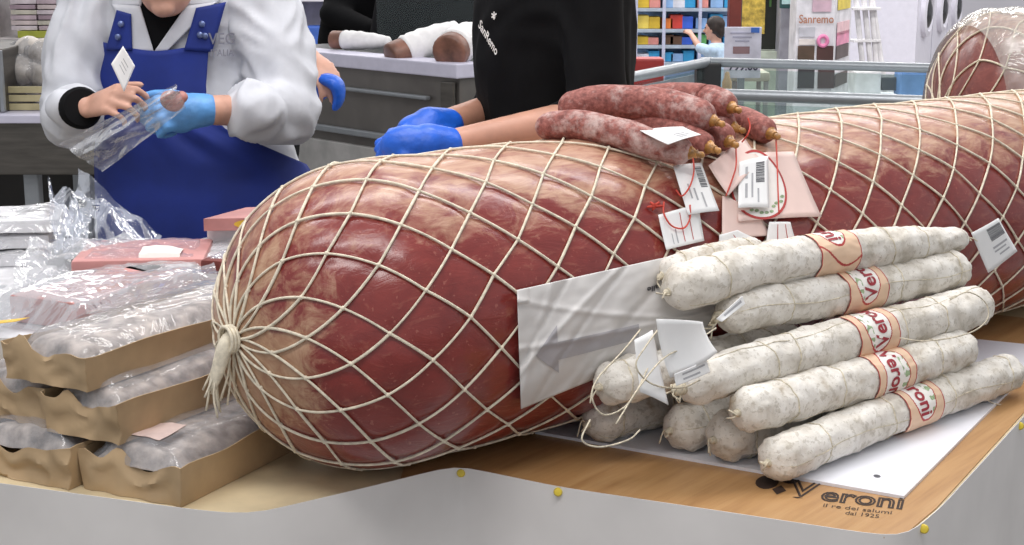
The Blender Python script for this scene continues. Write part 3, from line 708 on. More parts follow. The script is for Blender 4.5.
ar.grid(lambda s_, t: sheet(*[((sf[0][i]*(1-s_)+sf[1][i]*s_)*(1-t)+(sf[3][i]*(1-s_)+sf[2][i]*s_)*t) for i in (0, 1)], .0012), 70, 18)
ar.build('arrow', M['arrow'], sh, label='large grey printed arrow pointing left', angle=180)
vs, fs = text_mesh('alle', .0135, .0004); tx = MB(); tu, tv = inv(653, 289)
tx.add([sheet(tu-v.x*3.2, tv+v.y*5.5-.03, .0012) for v in vs], fs); tx.build('lettering', M['print'], sh, smooth=False)
# ------------------------------------------------------------------ packs of sausage on the left
M['greypink'] = mat('grey pink slip', (206, 184, 178), .6)
M['kraft'] = mat('kraft tray', (184, 157, 122), .75, var=.12, scale=9, bump=.3, bscale=14)
M['cured'] = mat('cured sausage', (186, 176, 170), .5, var=.36, scale=42, bump=.4, bscale=40)
M['pinkham'] = mat('pink ham pack', (194, 136, 132), .45, var=.12, scale=14)
M['darkham'] = mat('dark red ham', (122, 52, 46), .45, var=.25, scale=20)
M['silver'] = film('silver film', (222, 222, 226), fac=.38, rough=.16, bump=.6, bscale=10)
M['yellow'] = mat('yellow sticker', (226, 184, 60), .5, var=.06)
M['whitepack'] = mat('white sliced pack', (206, 206, 210), .4, var=.14, scale=20)
def pack(corner, along, left, L, W, H, label, seed, name='wrapped_sausage_tray', label_slip=False, inner='cured', group='kraft trays of wrapped sausage'):
    corner = V(corner); a = along.normalized(); b = (left-a*left.dot(a)).normalized(); t = thing(name, corner+a*L/2+b*W/2, label, 'food pack', group)
    def W3(x, y, z): return corner+b*x+a*y+V((0, 0, z))
    rg = random.Random(seed)
    pkx = rg.uniform(.62, .9)
    per = [(0, 0), (W, 0), (W, L), (0, L)]; seg = [W, L, W, L]; tot = 2*(L+W)
    def along_per(u):
        d = u*tot
        for i in range(4):
            if d <= seg[i] or i == 3:
                f = min(1, d/seg[i]); p, q = per[i], per[(i+1) % 4]; return p[0]+(q[0]-p[0])*f, p[1]+(q[1]-p[1])*f, i, f
            d -= seg[i]
    def wall(u, v):
        x, y, i, f = along_per(u % 1.0); cx, cy = x/W-.5, y/L-.5
        fl = .004*v; x += math.copysign(fl, cx)*(abs(cx) > .49); y += math.copysign(fl, cy)*(abs(cy) > .49)
        dip = (.012*math.sin(f*PI)*(.6+.4*math.sin(seed)) if i in (0, 2) else .002*math.sin(f*9+seed))
        h = H-dip+.004*nz((x*40, y*14, seed*3.1))*(1.2 if i == 0 else .5)
        if i == 0: h += .014*math.exp(-((f-pkx)/.09)**2)-.007*math.exp(-((f-pkx+.28)/.13)**2)
        q = .005*nz((x*26, y*12+v*1.3, seed*1.7))*v+((.006*(1-2.4*abs(nz((x*24, v*1.6, seed))))-.010*math.sin(f*PI)*v) if i == 0 else 0)
        if i in (0, 2): y += q*(1 if i else -1)
        else: x += q*.6
        return W3(x, y, max(0, h*v))
    mb = MB().grid(wall, 150, 8); mb.add([W3(0, 0, .001), W3(W, 0, .001), W3(W, L, .001), W3(0, L, .001)], [(0, 1, 2, 3)])
    mb.build('paper_tray', M['kraft'], t, thick=.0012, angle=50)
    def dome(u, v):
        e = min(1, min(u, 1-u)*6)*min(1, min(v, 1-v)*22)
        return H*.80+e*(.012+.011*math.sin(u*PI)+.003*nz((u*4, v*4, seed)))
    MB().grid(lambda u, v: W3(W*(.04+.92*u), L*(.022+.95*v), dome(u, v)-.006+.0014*nz((u*9, v*9, seed+4))), 26, 50).build('sausage', M[inner], t, angle=180)
    def filmf(u, v):
        e = min(1, min(u, 1-u)*5)*min(1, min(v, 1-v)*12)
        return W3(W*(.01+.98*u), L*(.012+.976*v), dome(u, v)+.003-(1-e)*.006+.0020*nz((u*3+v*2, v*4-u*2, seed+1))+.0016*nz((u*12+v*3, v*5, seed)))
    MB().grid(filmf, 50, 100).build('film_cover', M['silver' if label_slip is None else 'filmheavy'], t, angle=180)
    if label_slip:
        MB().grid(lambda u, v: filmf(.34+.36*u, .08+.20*v)+V((0, 0, .0012)), 8, 8).build('label_slip', M['greypink'], t, thick=.0004)
    return t
z0 = WT
lv = [z0, z0+.056, z0+.112]
c = P(184, 506, lv[0]); al = P(276, 459, lv[0])-c; lf = P(74, 489, lv[0])-c; wd = lf.length
pack(c, al, lf, .25, wd*.96, .047, 'lowest kraft tray nearest the mortadella, a pink slip under its film', 1, label_slip=True)
c2_ = P(72, 488.6, lv[0]); pack(c2_, al, lf, .30, wd*1.1, .049, 'lowest kraft tray at the left edge, plain flat front, under the other trays', 2)
c = P(122, 444, lv[1]); al2 = P(234, 399, lv[1])-c; lf2 = P(56, 430, lv[1])-c
pack(c, al2, lf2, .27, .112, .047, 'middle layer kraft tray with a peaked crumpled front, below the top tray', 3)
c = c+lf2.normalized()*.118+al2.normalized()*.004; pack(c, al2, lf2, .36, .13, .046, 'middle layer kraft tray at the left edge with an open crumpled end', 4)
c = P(91, 391, lv[2]); al3 = P(218, 346, lv[2])-c; lf3 = P(0, 363, lv[2])-c
pack(c, al3, lf3, .36, .128, .040, 'topmost kraft tray with shiny film, a pointed front corner facing the camera', 5)
st = P(12, 328, lv[2]+.045); MB().grid(lambda u, v: st+V((-.03+.035*u+.01*v, .02*v, .004+.004*u)), 3, 3).build('yellow_sticker', M['yellow'], label='small yellow sticker flap at the left edge above the topmost tray', cat='sticker', thick=.0006)
# supporting packs further back (their upper sides show)
ab = al3.normalized(); lb = V((-ab.y, ab.x, 0))
pk = P(150, 318, z0+.10)
def slab_pack(c0, a, b, L, W, H, label, inner, name='ham_pack', group=None, seed=1, filmmat='film', sticker=None, over=.012, bev=.006):
    c0 = V(c0); a = a.normalized(); b = (b-a*b.dot(a)).normalized(); t = thing(name, c0+a*L/2+b*W/2, label, 'food pack', group)
    W3 = lambda x, y, z: c0+b*x+a*y+V((0, 0, z))
    ang = math.atan2(a.y, a.x)-PI/2
    MB().box(W3(W/2, L/2, H/2), (W, L, H), rz=ang, bev=bev).build('sliced_meat', M[inner], t, angle=40)
    def f(u, v):
        x = -over+(W+2*over)*u; y = -over+(L+2*over)*v; i = min(u, 1-u, v, 1-v)
        z = H*min(1, i*9)+.003+.006*nz((u*4+seed, v*3, seed))*(.4+min(1, i*5))+.002*nz((u*12, v*11, seed))
        return W3(x, y, max(.001, z))
    MB().grid(f, 50, 50).build('film_wrap', M[filmmat], t, angle=180)
    if sticker:
        m, (u0, v0, u1, v1) = sticker
        MB().grid(lambda u, v: f(u0+(u1-u0)*u, v0+(v1-v0)*v)+V((0, 0, .003)), 8, 8).build('sticker', M[m], t, thick=.0005)
    return t
right = V((1, .10, 0)); away = V((-.10, 1, 0))
# base layers so that nothing hovers
for k, (x, y, Ln, Wd, h, t) in enumerate([(-.78, 2.02, .34, .36, .085, 'low carton under the pink ham packs, left of the mortadella'), (-.93, 2.12, .44, .20, .075, 'low carton under the white sliced packs at the far left'), (-.80, 2.37, .10, .42, .08, 'low carton under the clear plastic bags behind the ham packs')]):
    MB().box((x+Wd/2-.02, y+Ln/2, WT+h/2), (Wd-.03, Ln-.01, h), bev=.004).build('carton', M['whitepack'], label=t, cat='box', smooth=False)
zb = WT+.085
cA = P(72, 292, zb); slab_pack(cA, away, right, .17, .20, .048, 'pink ham pack with a white sticker in the middle of the heap, under loose film', 'pinkham', seed=3, filmmat='filmthin', sticker=('white', (.50, .02, .80, .42)), group='ham packs on the heap', over=.004)
cB = P(10, 322, zb); slab_pack(cB, V((.5, 1, 0)), V((1, -.4, 0)), .26, .12, .040, 'milky wrapped ham pack at the left edge of the heap, red slices showing', 'pinkham', seed=5, filmmat='filmheavy', group='ham packs on the heap', over=.03)
cC = P(150, 300, zb); slab_pack(cC, V((.62, .78, 0)), V((-.78, .62, 0)), .30, .15, .040, 'silvery wrapped pack leaning against the left end of the mortadella', 'whitepack', seed=6, filmmat='silver', group='ham packs on the heap', over=.02)
cD = P(200, 274, WT+.125); slab_pack(cD, V((.3, 1, 0)), V((1, -.2, 0)), .15, .12, .022, 'dark red ham pack wedged beside the netted end of the mortadella', 'darkham', seed=8, filmmat='filmthin', group='ham packs on the heap', over=.002)
cE = P(204, 231, WT+.15); MBs = MB().box((cE.x+.07, cE.y+.09, (WT+WT+.15)/2), (.14, .14, .15), bev=.004).build('carton', M['whitepack'], label='pale carton under the pink pack with a yellow oval, behind the mortadella end', cat='box', smooth=False)
tE = thing('ham_pack', cE+V((.09, .06, 0)), 'pink pack with a yellow oval label, behind the left end of the mortadella', 'food pack', 'ham packs on the heap')
MB().prism([(cE.x, cE.y), (cE.x+.20, cE.y+.02), (cE.x+.19, cE.y+.15), (cE.x+.05, cE.y+.11)], cE.z, cE.z+.020).build('sliced_meat', M['pinkham'], tE, smooth=False)
ov = D(244, 223, cE.y+.004); ov = V((cE.x+.078, cE.y+.0065, cE.z+.0105)); MB().add([ov]+[ov+V((.030*math.cos(2*PI*i/20), .003*math.cos(2*PI*i/20)-.0005, .0075*math.sin(2*PI*i/20))) for i in range(20)], [(0, i+1, (i+1) % 20+1) for i in range(20)]).build('oval_label', M['yellow'], tE, smooth=False)
# white stacked packs at the far left
for k, (px_, py_, dz, t) in enumerate([(60, 224, .055, 'topmost flat clear pack of white slices in the stack at the far left'), (50, 240, .028, 'second flat pack of white slices in the stack at the far left'), (38, 258, .0, 'lowest flat pack of white slices in the stack at the far left')]):
    c = P(px_, py_+8, WT+.075+dz); slab_pack(c, V((-.2, 1, 0)), V((-1, -.22, 0)), .16, .30, .022, t, 'whitepack', 'sliced_pack', 'flat packs stacked at the far left', 10+k, 'silver', over=.012)
def sheet_film(pts, nu, nv, amp, seed, name, label, m='filmthin', cat='plastic bag'):
    a, b, c, d = [V(q) for q in pts]; nn = (b-a).cross(d-a).normalized()
    f = lambda u, v: a.lerp(b, u).lerp(d.lerp(c, u), v)+nn*amp*(nz((u*3+seed, v*3, seed))+.35*nz((u*7, v*6, seed+3))+.12*abs(nz((u*15, v*14, seed))))
    return MB().grid(f, nu, nv).build(name, M[m], label=label, cat=cat, group=None, angle=180)
sheet_film([D(78, 168, 2.62), D(162, 236, 2.52), D(138, 256, 2.44), D(62, 248, 2.50)], 40, 40, .03, 2, 'plastic_bag', 'clear plastic bag standing open in front of the blue apron')
sheet_film([D(48, 176, 2.60), D(92, 214, 2.55), D(84, 256, 2.42), D(54, 250, 2.44)], 36, 36, .03, 6, 'plastic_bag', 'clear plastic bag with a pointed corner left of the open one')
sheet_film([D(30, 236, 2.50), D(150, 238, 2.48), D(140, 272, 2.30), D(5, 300, 2.22)], 50, 40, .035, 9, 'plastic_bag', 'crumpled glossy plastic bag lying over the heap at the left', 'film')
sheet_film([D(-6, 288, 2.26), D(74, 262, 2.34), D(80, 300, 2.14), D(-6, 330, 2.02)], 46, 36, .02, 12, 'film_sheet', 'milky film sheet over the ham slices at the left edge', 'filmheavy', 'film')
sheet_film([D(80, 290, 2.18), D(214, 262, 2.22), D(222, 290, 2.02), D(70, 322, 2.03)], 50, 36, .014, 15, 'film_sheet', 'milky film sheet stretched over the packs above the topmost tray', 'filmheavy', 'film')
# ------------------------------------------------------------------ people
M['skin'] = mat('skin', (206, 158, 138), .5, var=.08, scale=18)
M['skindark'] = mat('tanned skin', (190, 140, 118), .5, var=.08, scale=18)
M['coat'] = mat('white coat', (205, 207, 214), .85, var=.03, spec=.2)
M['apron'] = mat('blue apron', (20, 44, 128), .75, var=.12, scale=8, bump=.12, bscale=12)
M['glovelight'] = mat('light blue glove', (98, 160, 224), .45, var=.08, bump=.25, bscale=40)
M['glove'] = mat('blue glove', (28, 98, 214), .42, var=.1, bump=.3, bscale=40)
M['black'] = mat('black cloth', (18, 18, 20), .9, var=.2, scale=6, bump=.2, bscale=10, spec=.15)
M['charcoal'] = mat('charcoal cloth', (26, 26, 29), .9, var=.2, scale=6, bump=.2, bscale=10, spec=.15)
M['navy'] = mat('dark trousers', (30, 30, 36), .85)
M['shoe'] = mat('shoe', (40, 38, 38), .5)
M['hair'] = mat('dark hair', (42, 30, 26), .55, var=.3, scale=90, stretch=(1, 1, .2))
M['buckle'] = mat('buckle', (110, 124, 168), .35, .6)
M['eye'] = mat('eye', (40, 30, 26), .2); M['lip'] = mat('lip', (176, 104, 96), .5)
def hand(mb, wr, d, n, side, k=1.0, curl=(18, 30, 25), thumb=25, fan=1.0, r=1.0):
    """wr wrist point, d direction of the hand, n back-of-hand normal, side: thumb direction sign"""
    d = d.normalized(); n = (n-d*n.dot(d)).normalized(); s = d.cross(n)*side
    base = []
    for i, off in enumerate((.030, .010, -.010, -.028)):
        L = (.088, .092, .087, .078)[i]*k
        kn = wr+d*L+s*off*k-n*.002*k*abs(i-1.3); base.append(kn)
        mb.cap(wr+s*off*.62*k+d*.006*k, kn, .0125*k*r, .0108*k*r, 12)
    mb.ell(wr+d*.048*k, (.036*k, .046*k, .0145*k*r), rot=Matrix((s, d, n)).transposed())
    mb.ell(wr+d*.035*k+s*.024*k-n*.007*k, (.018*k, .030*k, .014*k), rot=Matrix((s, d, n)).transposed())
    for i, kn in enumerate(base):
        ln = [(.040, .024, .020), (.044, .028, .021), (.041, .026, .021), (.032, .020, .018)][i]; a = 0; p = kn; rr = (.0090, .0092, .0088, .0078)[i]*k*r
        sp = (.16, .04, -.07, -.2)[i]*fan
        for j in range(3):
            a += rad(curl[j]*(1+.10*i)); q = p+(d*math.cos(a)-n*math.sin(a)+s*sp*math.cos(a)).normalized()*ln[j]*k
            mb.cap(p, q, rr*(1-.07*j), rr*(1-.07*(j+1)), 10); p = q
    p = wr+d*.022*k+s*.026*k-n*.006*k; a = rad(thumb)
    for j, (L, rr) in enumerate(((.040, .0125), (.030, .0100), (.024, .0092))):
        dirv = (d*math.cos(a)+s*math.sin(a)*.9-n*(.25+.22*j)).normalized(); q = p+dirv*L*k; mb.cap(p, q, rr*k*r, rr*.9*k*r, 10); p = q; a -= rad(12)
    return base
def ring(c, rx, ry, yaw=0, n=28, z=0):
    c = V(c); return [c+V((math.cos(yaw)*rx*math.cos(t)-math.sin(yaw)*ry*math.sin(t), math.sin(yaw)*rx*math.cos(t)+math.cos(yaw)*ry*math.sin(t), 0)) for t in [2*PI*i/n for i in range(n)]]
def head_prims(mb, c, face, k=1.0):
    """c head centre, face direction"""
    f = V((face.x, face.y, 0)).normalized(); s = V((-f.y, f.x, 0)); R = Matrix((s, f, Zv)).transposed()
    mb.ell(c+V((0, 0, .02*k)), (.074*k, .094*k, .098*k), rot=R); mb.ell(c+f*.022*k-V((0, 0, .055*k)), (.056*k, .062*k, .064*k), rot=R)
    mb.ell(c+f*.062*k-V((0, 0, .100*k)), (.024*k, .020*k, .018*k), rot=R)
    mb.cap(c+f*.090*k+V((0, 0, .012*k)), c+f*.108*k-V((0, 0, .026*k)), .009*k, .015*k, 10)
    for sg in (-1, 1):
        mb.ell(c+s*sg*.076*k-V((0, 0, .012*k)), (.010*k, .020*k, .032*k), rot=R); mb.ell(c+f*.078*k+s*sg*.032*k+V((0, 0, .030*k)), (.022*k, .012*k, .010*k), rot=R)
        mb.ell(c+f*.068*k+s*sg*.036*k-V((0, 0, .028*k)), (.022*k, .016*k, .020*k), rot=R)
    return f, s, R
def face_parts(c, f, s, R, parent, k=1.0, hair='hair', long=False):
    mb = MB()
    for sg in (-1, 1): mb.ell(c+f*.087*k+s*sg*.032*k+V((0, 0, .012*k)), (.012*k, .008*k, .008*k), rot=R, nu=12, nv=8)
    mb.build('eyes', M['eye'], parent, angle=180)
    MB().ell(c+f*.083*k-V((0, 0, .062*k)), (.022*k, .010*k, .007*k), rot=R, nu=14, nv=8).build('mouth', M['lip'], parent, angle=180)
    h = MB(); h.ell(c+V((0, 0, .045*k))-f*.014*k, (.084*k, .100*k, .092*k), rot=R); h.ell(c-f*.055*k-V((0, 0, .02*k)), (.070*k, .055*k, .085*k), rot=R)
    for sg in (-1, 1): h.ell(c+s*sg*.066*k-f*.02*k+V((0, 0, .01*k)), (.022*k, .05*k, .06*k), rot=R)
    if long: h.ell(c-f*.05*k-V((0, 0, .09*k)), (.075*k, .04*k, .09*k), rot=R)
    h.build('hair', M[hair], parent, remesh=.008*k, relax=4, angle=180)
def legs(parent, hL, hR, fL, fR, face, r=.085, mname='navy', k=1):
    mb = MB(); sh = []
    for h, ft in ((hL, fL), (hR, fR)):
        kn = (h+ft)/2+face*.02; an = ft+V((0, 0, .09*k)); mb.cap(h, kn, r, r*.68, 18); mb.cap(kn, an, r*.68, r*.55, 18)
        sh.append((ft, an))
    mb.ell((hL+hR)/2+V((0, 0, .02)), ((hL-hR).length*.5+r, r*1.25, r*1.2), rot=Matrix.Rotation(math.atan2((hL-hR).y, (hL-hR).x), 3, 'Z'))
    mb.build('trousers', M[mname], parent, remesh=.012, relax=6, angle=180)
    for ft, an in sh:
        m = MB(); m.cap(ft-face*.05*k+V((0, 0, .045*k)), ft+face*.15*k+V((0, 0, .032*k)), .045*k, .034*k, 16); m.cap(ft+V((0, 0, .04*k)), ft+V((0, 0, .10*k)), .045*k, .042*k)
        m.xform(Matrix.Identity(4)); m.v = [V((v.x, v.y, max(v.z, .002))) for v in m.v]; m.build('shoe', M['shoe'], parent, remesh=.008, relax=2, angle=180)

# ---- the woman in the white coat and blue apron
WY = 3.30
wo = thing('person', (-.70, 3.34, 0), 'person in a white coat and blue apron holding a clear bag, standing behind the packs', 'person')
sec = [(-40, 172, 62, .075), (-22, 172, 84, .095), (10, 173, 88, .108), (60, 175, 80, .118), (110, 186, 84, .125), (150, 198, 96, .140), (190, 207, 108, .150), (245, 212, 112, .155), (330, 214, 108, .150), (430, 214, 104, .145)]
TS = []
for y, cx, hw, ry in sec:
    c = D(cx, y, WY+.04); e = D(cx+hw, y, WY+.04); TS.append((c.z, c.x, e.x-c.x, ry))
def tsec(z):
    if z >= TS[0][0]: return TS[0][1:]
    for a, b in zip(TS[:-1], TS[1:]):
        if a[0] >= z >= b[0]:
            f = (a[0]-z)/(a[0]-b[0]); f = f; return tuple(a[i]+(b[i]-a[i])*f for i in (1, 2, 3))
    return TS[-1][1:]
def torso(x, y, off=0):
    Y = WY-.08
    for _ in range(14):
        p = D(x, y, Y); cx, rx, ry = tsec(p.z); q = max(-.995, min(.995, (p.x-cx)/(rx+off))); Y = .5*Y+.5*(WY+.04-(ry+off)*math.sqrt(1-q*q))
    return D(x, y, Y)
coat = MB(); rings = []
for i in range(40):
    z = TS[0][0]+(TS[-1][0]-TS[0][0])*i/39; cx, rx, ry = tsec(z); rings.append(ring((cx, WY+.04, z), rx, ry))
coat.loft(rings)
shR, elR, wrR = D(98, -14, 3.31), D(70, 122, 3.22), D(84, 107, 3.06)
shL, elL, wrL = D(252, -14, 3.34), D(287, 112, 3.24), D(234, 111, 3.07)
coat.cap(shR, D(78, 60, 3.27), .072, .070, 20); coat.cap(D(78, 60, 3.27), elR, .070, .058, 20); coat.cap(elR, D(75, 111, 3.09), .060, .050, 20)
coat.cap(shL, D(276, 55, 3.29), .082, .080, 20); coat.cap(D(276, 55, 3.29), elL, .080, .064, 20); coat.cap(elL, D(252, 112, 3.115), .068, .056, 20); coat.cap(D(268, 112, 3.15), D(250, 111, 3.10), .054, .060, 20)
coat.cap(D(150, -36, 3.33), shR, .06, .07); coat.cap(D(196, -36, 3.34), shL, .06, .07)
# sleeve creases
for (x, y, dx, dy, r_) in []:
    a = D(x, y, 3.175); b = D(x+dx, y+dy, 3.175); coat.cap(a, b, r_, r_*.6)
co = coat.build('coat', M['coat'], wo, remesh=.007, relax=4, angle=180, wrinkle=.010, wscale=(12, 12, 8))
body = MB(); hc = D(166, -42, 3.24); f, s, R = head_prims(body, hc, V((.05, -1, 0)), 1.0)
body.cap(D(170, -40, 3.32), D(172, 20, 3.34), .05, .055, 18)
brings = []
for i in range(20):
    z = TS[0][0]+(TS[-1][0]-TS[0][0])*i/19; cx, rx, ry = tsec(z); brings.append(ring((cx, WY+.045, z), rx-.03, ry-.03))
body.loft(brings)
for a, b, c in ((shR, elR, wrR), (shL, elL, D(214, 110, 3.05))):
    body.cap(a, b, .045, .038); body.cap(b, c, .037, .030)
hand(body, D(88, 107, 3.045), D(118, 96, 2.99)-D(88, 107, 3.045), V((-.2, -.75, .75)), -1, .90, curl=(38, 46, 30), thumb=40)
body.build('body', M['skin'], wo, remesh=.0045, relax=3, angle=180); face_parts(hc, f, s, R, wo)
legs(wo, V((-.76, 3.35, .86)), V((-.58, 3.35, .86)), V((-.77, 3.34, 0)), V((-.57, 3.34, 0)), V((0, -1, 0)))
gl = MB(); gw = D(204, 110, 3.045); hand(gl, gw, D(156, 114, 3.0)-gw, V((.1, -.8, .45)), 1, .98, curl=(52, 58, 30), thumb=35, r=1.15)
gl.cap(D(205, 110, 3.043), D(192, 111, 3.03), .033, .036, 18); gl.ell(D(180, 113, 3.02), (.040, .028, .040))
gl.build('glove', M['glovelight'], wo, remesh=.004, relax=3, angle=180, label='light blue rubber glove')
MB().tube([D(78.5, 108, 3.06), D(81, 108, 3.045), D(82.5, 107.5, 3.035)], [.040, .042, .036], 24).build('cuff', M['black'], wo, label='black cuff of a pullover')
def tpatch(c4, n, off, name, m, nm=12, parent=wo, **k):
    a, b, c, d = c4
    fn = lambda u, v: torso(*[(a[i]*(1-u)+b[i]*u)*(1-v)+(d[i]*(1-u)+c[i]*u)*v for i in (0, 1)], off)
    return MB().grid(fn, n, nm).build(name, m, parent, thick=.003, angle=180, **k)
tpatch([(120, -30), (206, -30), (156, 54), (150, 54)], 16, .012, 'pullover', M['black'], label='black pullover in the neckline')
tpatch([(112, 4), (140, 6), (154, 52), (133, 52)], 8, .020, 'lapel', M['coat']); tpatch([(186, 6), (216, 2), (166, 52), (154, 52)], 8, .020, 'lapel', M['coat'])
tpatch([(114, -28), (148, -28), (141, 6), (112, 6)], 8, .016, 'lapel', M['coat']); tpatch([(200, -28), (226, -28), (218, 4), (184, 6)], 8, .016, 'lapel', M['coat'])
ab_ = [(44, 103, 210), (60, 101, 208), (90, 99, 206), (112, 98, 208), (130, 97, 226), (150, 95, 272), (166, 95, 309), (200, 96, 316), (250, 99, 322), (330, 105, 318), (400, 108, 316)]
def abound(y):
    for p, q in zip(ab_[:-1], ab_[1:]):
        if p[0] <= y <= q[0]: t = (y-p[0])/(q[0]-p[0]); return p[1]+(q[1]-p[1])*t, p[2]+(q[2]-p[2])*t
    return ab_[-1][1:]
def apr(u, v):
    y = 47+(400-47)*v; l, r = abound(y)
    yy = y+ (1-v)**8*(-9*abs(2*u-1)**1.5+4)
    p = torso(l+(r-l)*u, yy, .022); p += V((0, -.006*nz((u*6, v*4, 2))*min(1, v*6), 0)); return p
ap = MB().grid(apr, 50, 60).build('apron', M['apron'], wo, thick=.003, angle=180, label='bright blue bib apron')
tpatch([(117, 10), (131, 14), (132, 50), (106, 50)], 6, .026, 'apron_strap', M['apron']); tpatch([(196, 8), (226, 2), (212, 52), (184, 50)], 6, .026, 'apron_strap', M['apron'])
for x, y in ((121, 24), (118, 37), (202, 24), (200, 35), (205, 36)): MB().ell(torso(x, y, .031), (.0068, .004, .0068), nu=14, nv=8).build('buckle', M['buckle'], wo)
cm_grey = mat('grey thread', (128, 128, 140), .8)
vs, fs = text_mesh('VEG', .034, .0004); tx = MB(); tx.add([torso(222+v.x*430, 44-v.y*470, .032) for v in vs], fs)
vs, fs = text_mesh('ITALIA', .020, .0003); tx.add([torso(222+v.x*400, 56-v.y*470, .032) for v in vs], fs); tx.build('lettering', cm_grey, wo, smooth=False, label='grey lettering on the coat chest')
# what she holds
a, b, c, d = [D(123, 46, 2.99), D(135, 66, 3.0), D(124, 92, 2.985), D(111, 64, 2.98)]
tag_card([a, b, c, d], 'white paper tag held up in the bare hand in front of the blue apron', code=None, lines=[(.3, .3, .7, .33), (.3, .45, .7, .48), (.3, .6, .7, .63)])
bagp = [(58, 148, 2.97), (70, 150, 2.96), (178, 92, 2.94), (172, 84, 2.96)]
sheet_film([D(58, 144, 2.955), D(176, 84, 2.93), D(186, 108, 2.94), D(102, 172, 2.945)], 44, 36, .022, 22, 'plastic_bag', 'clear plastic bag with a piece of meat held between both hands', 'film')
mp = MB(); mp.ell(D(172, 101, 2.955), (.024, .014, .020), rot=Matrix.Rotation(.5, 3, 'Y')); mp.ell(D(181, 97, 2.96), (.014, .012, .012)); mp.build('meat_piece', M['darkham'] if False else mat('pale meat', (186, 128, 120), .45, var=.25, scale=40), remesh=.003, relax=3, angle=180, label='small reddish meat piece gripped by the light blue glove', cat='meat')

# ---- the person in black beside her, leaning over the mortadella
mo = thing('person', (.10, 2.82, 0), 'person in a black shirt with white chest lettering and two blue gloves, behind the mortadella', 'person')
msec = [(-60, 556, 40, .10), (-40, 556, 72, .17), (0, 555, 80, .185), (60, 553, 81, .185), (120, 555, 74, .18), (200, 560, 70, .17), (300, 560, 70, .17)]
MS = []
for y, cx, hw, ry in msec: c = D(cx, y, 2.82); e = D(cx+hw, y, 2.82); MS.append((c.z, c.x, e.x-c.x, ry))
mb = MB(); mb.loft([ring((x, 2.82, z), rx, ry) for z, x, rx, ry in MS])
nsh, nel, nwr = D(590, -50, 2.66), D(600, 118, 2.58), D(452, 146, 2.46)
fsh, fel, fwr = D(520, -50, 2.98), D(512, 108, 2.90), D(446, 124, 2.70)
mb.cap(nsh, nel, .060, .050, 18); mb.cap(nel, D(560, 128, 2.555), .050, .042, 18); mb.cap(fsh, fel, .060, .050, 18); mb.cap(fel, D(492, 113, 2.86), .05, .042, 18)
mb.build('shirt', M['black'], mo, remesh=.010, relax=5, angle=180, wrinkle=.006, wscale=(9, 9, 6))
bd = MB(); hc = D(535, -130, 2.78); f, s, R = head_prims(bd, hc, V((-.8, -.6, -.2)), 1.05)
bd.cap(hc-V((-.02, 0, .05)), D(556, -50, 2.82), .055, .06, 18); bd.loft([ring((x, 2.82, z), rx-.03, ry-.03) for z, x, rx, ry in MS])
bd.cap(nsh, nel, .042, .038); bd.cap(nel, nwr, .041, .027, 18); bd.cap(fsh, fel, .042, .038); bd.cap(fel, fwr, .040, .026, 18)
bd.build('body', M['skindark'], mo, remesh=.006, relax=4, angle=180); face_parts(hc, f, s, R, mo, 1.05)
legs(mo, V((.17, 2.90, .86)), V((.05, 2.74, .86)), V((.18, 2.92, 0)), V((.02, 2.74, 0)), V((-.8, -.6, 0)))
g1 = MB(); gw = D(446, 146, 2.45); hand(g1, gw, D(386, 143, 2.42)-gw, V((.1, -.5, .85)), 1, .92, curl=(62, 62, 35), thumb=30, r=1.15, fan=.4); g1.cap(D(447, 146, 2.455), D(428, 145, 2.44), .031, .035, 18); g1.ell(D(408, 145, 2.435), (.045, .034, .032))
g1.build('glove', M['glove'], mo, remesh=.004, relax=3, angle=180)
g2 = MB(); gw = D(446, 126, 2.69); hand(g2, gw, D(400, 133, 2.62)-gw, V((.1, -.3, .95)), -1, .92, curl=(60, 60, 35), thumb=25, r=1.15, fan=.4); g2.cap(D(447, 125, 2.70), D(430, 127, 2.68), .030, .036, 18); g2.ell(D(422, 130, 2.67), (.045, .034, .030))
g2.build('glove', M['glove'], mo, remesh=.004, relax=3, angle=180)
def mtorso(x, y, off):
    Y = 2.7
    for _ in range(14):
        p = D(x, y, Y); z = p.z; se = MS[-1][1:]
        for a_, b_ in zip(MS[:-1], MS[1:]):
            if a_[0] >= z >= b_[0]: t = (a_[0]-z)/(a_[0]-b_[0]); se = tuple(a_[i]+(b_[i]-a_[i])*t for i in (1, 2, 3))
        q = max(-.99, min(.99, (p.x-se[0])/(se[1]+off))); Y = .5*Y+.5*(2.82-(se[2]+off)*math.sqrt(1-q*q))
    return D(x, y, Y)
vs, fs = text_mesh('SanRemo', .020, .0004); tx = MB(); ca, sa = math.cos(rad(38)), math.sin(rad(38))
tx.add([mtorso(487+(v.x*ca+v.y*sa)*300, 41-(-v.x*sa+v.y*ca)*640, .008) for v in vs], fs)
vs, fs = text_mesh('*', .03, .0006); tx.add([mtorso(494+v.x*400, 24-v.y*560, .008) for v in vs], fs); tx.build('lettering', M['white'], mo, smooth=False, label='white lettering on the black shirt')

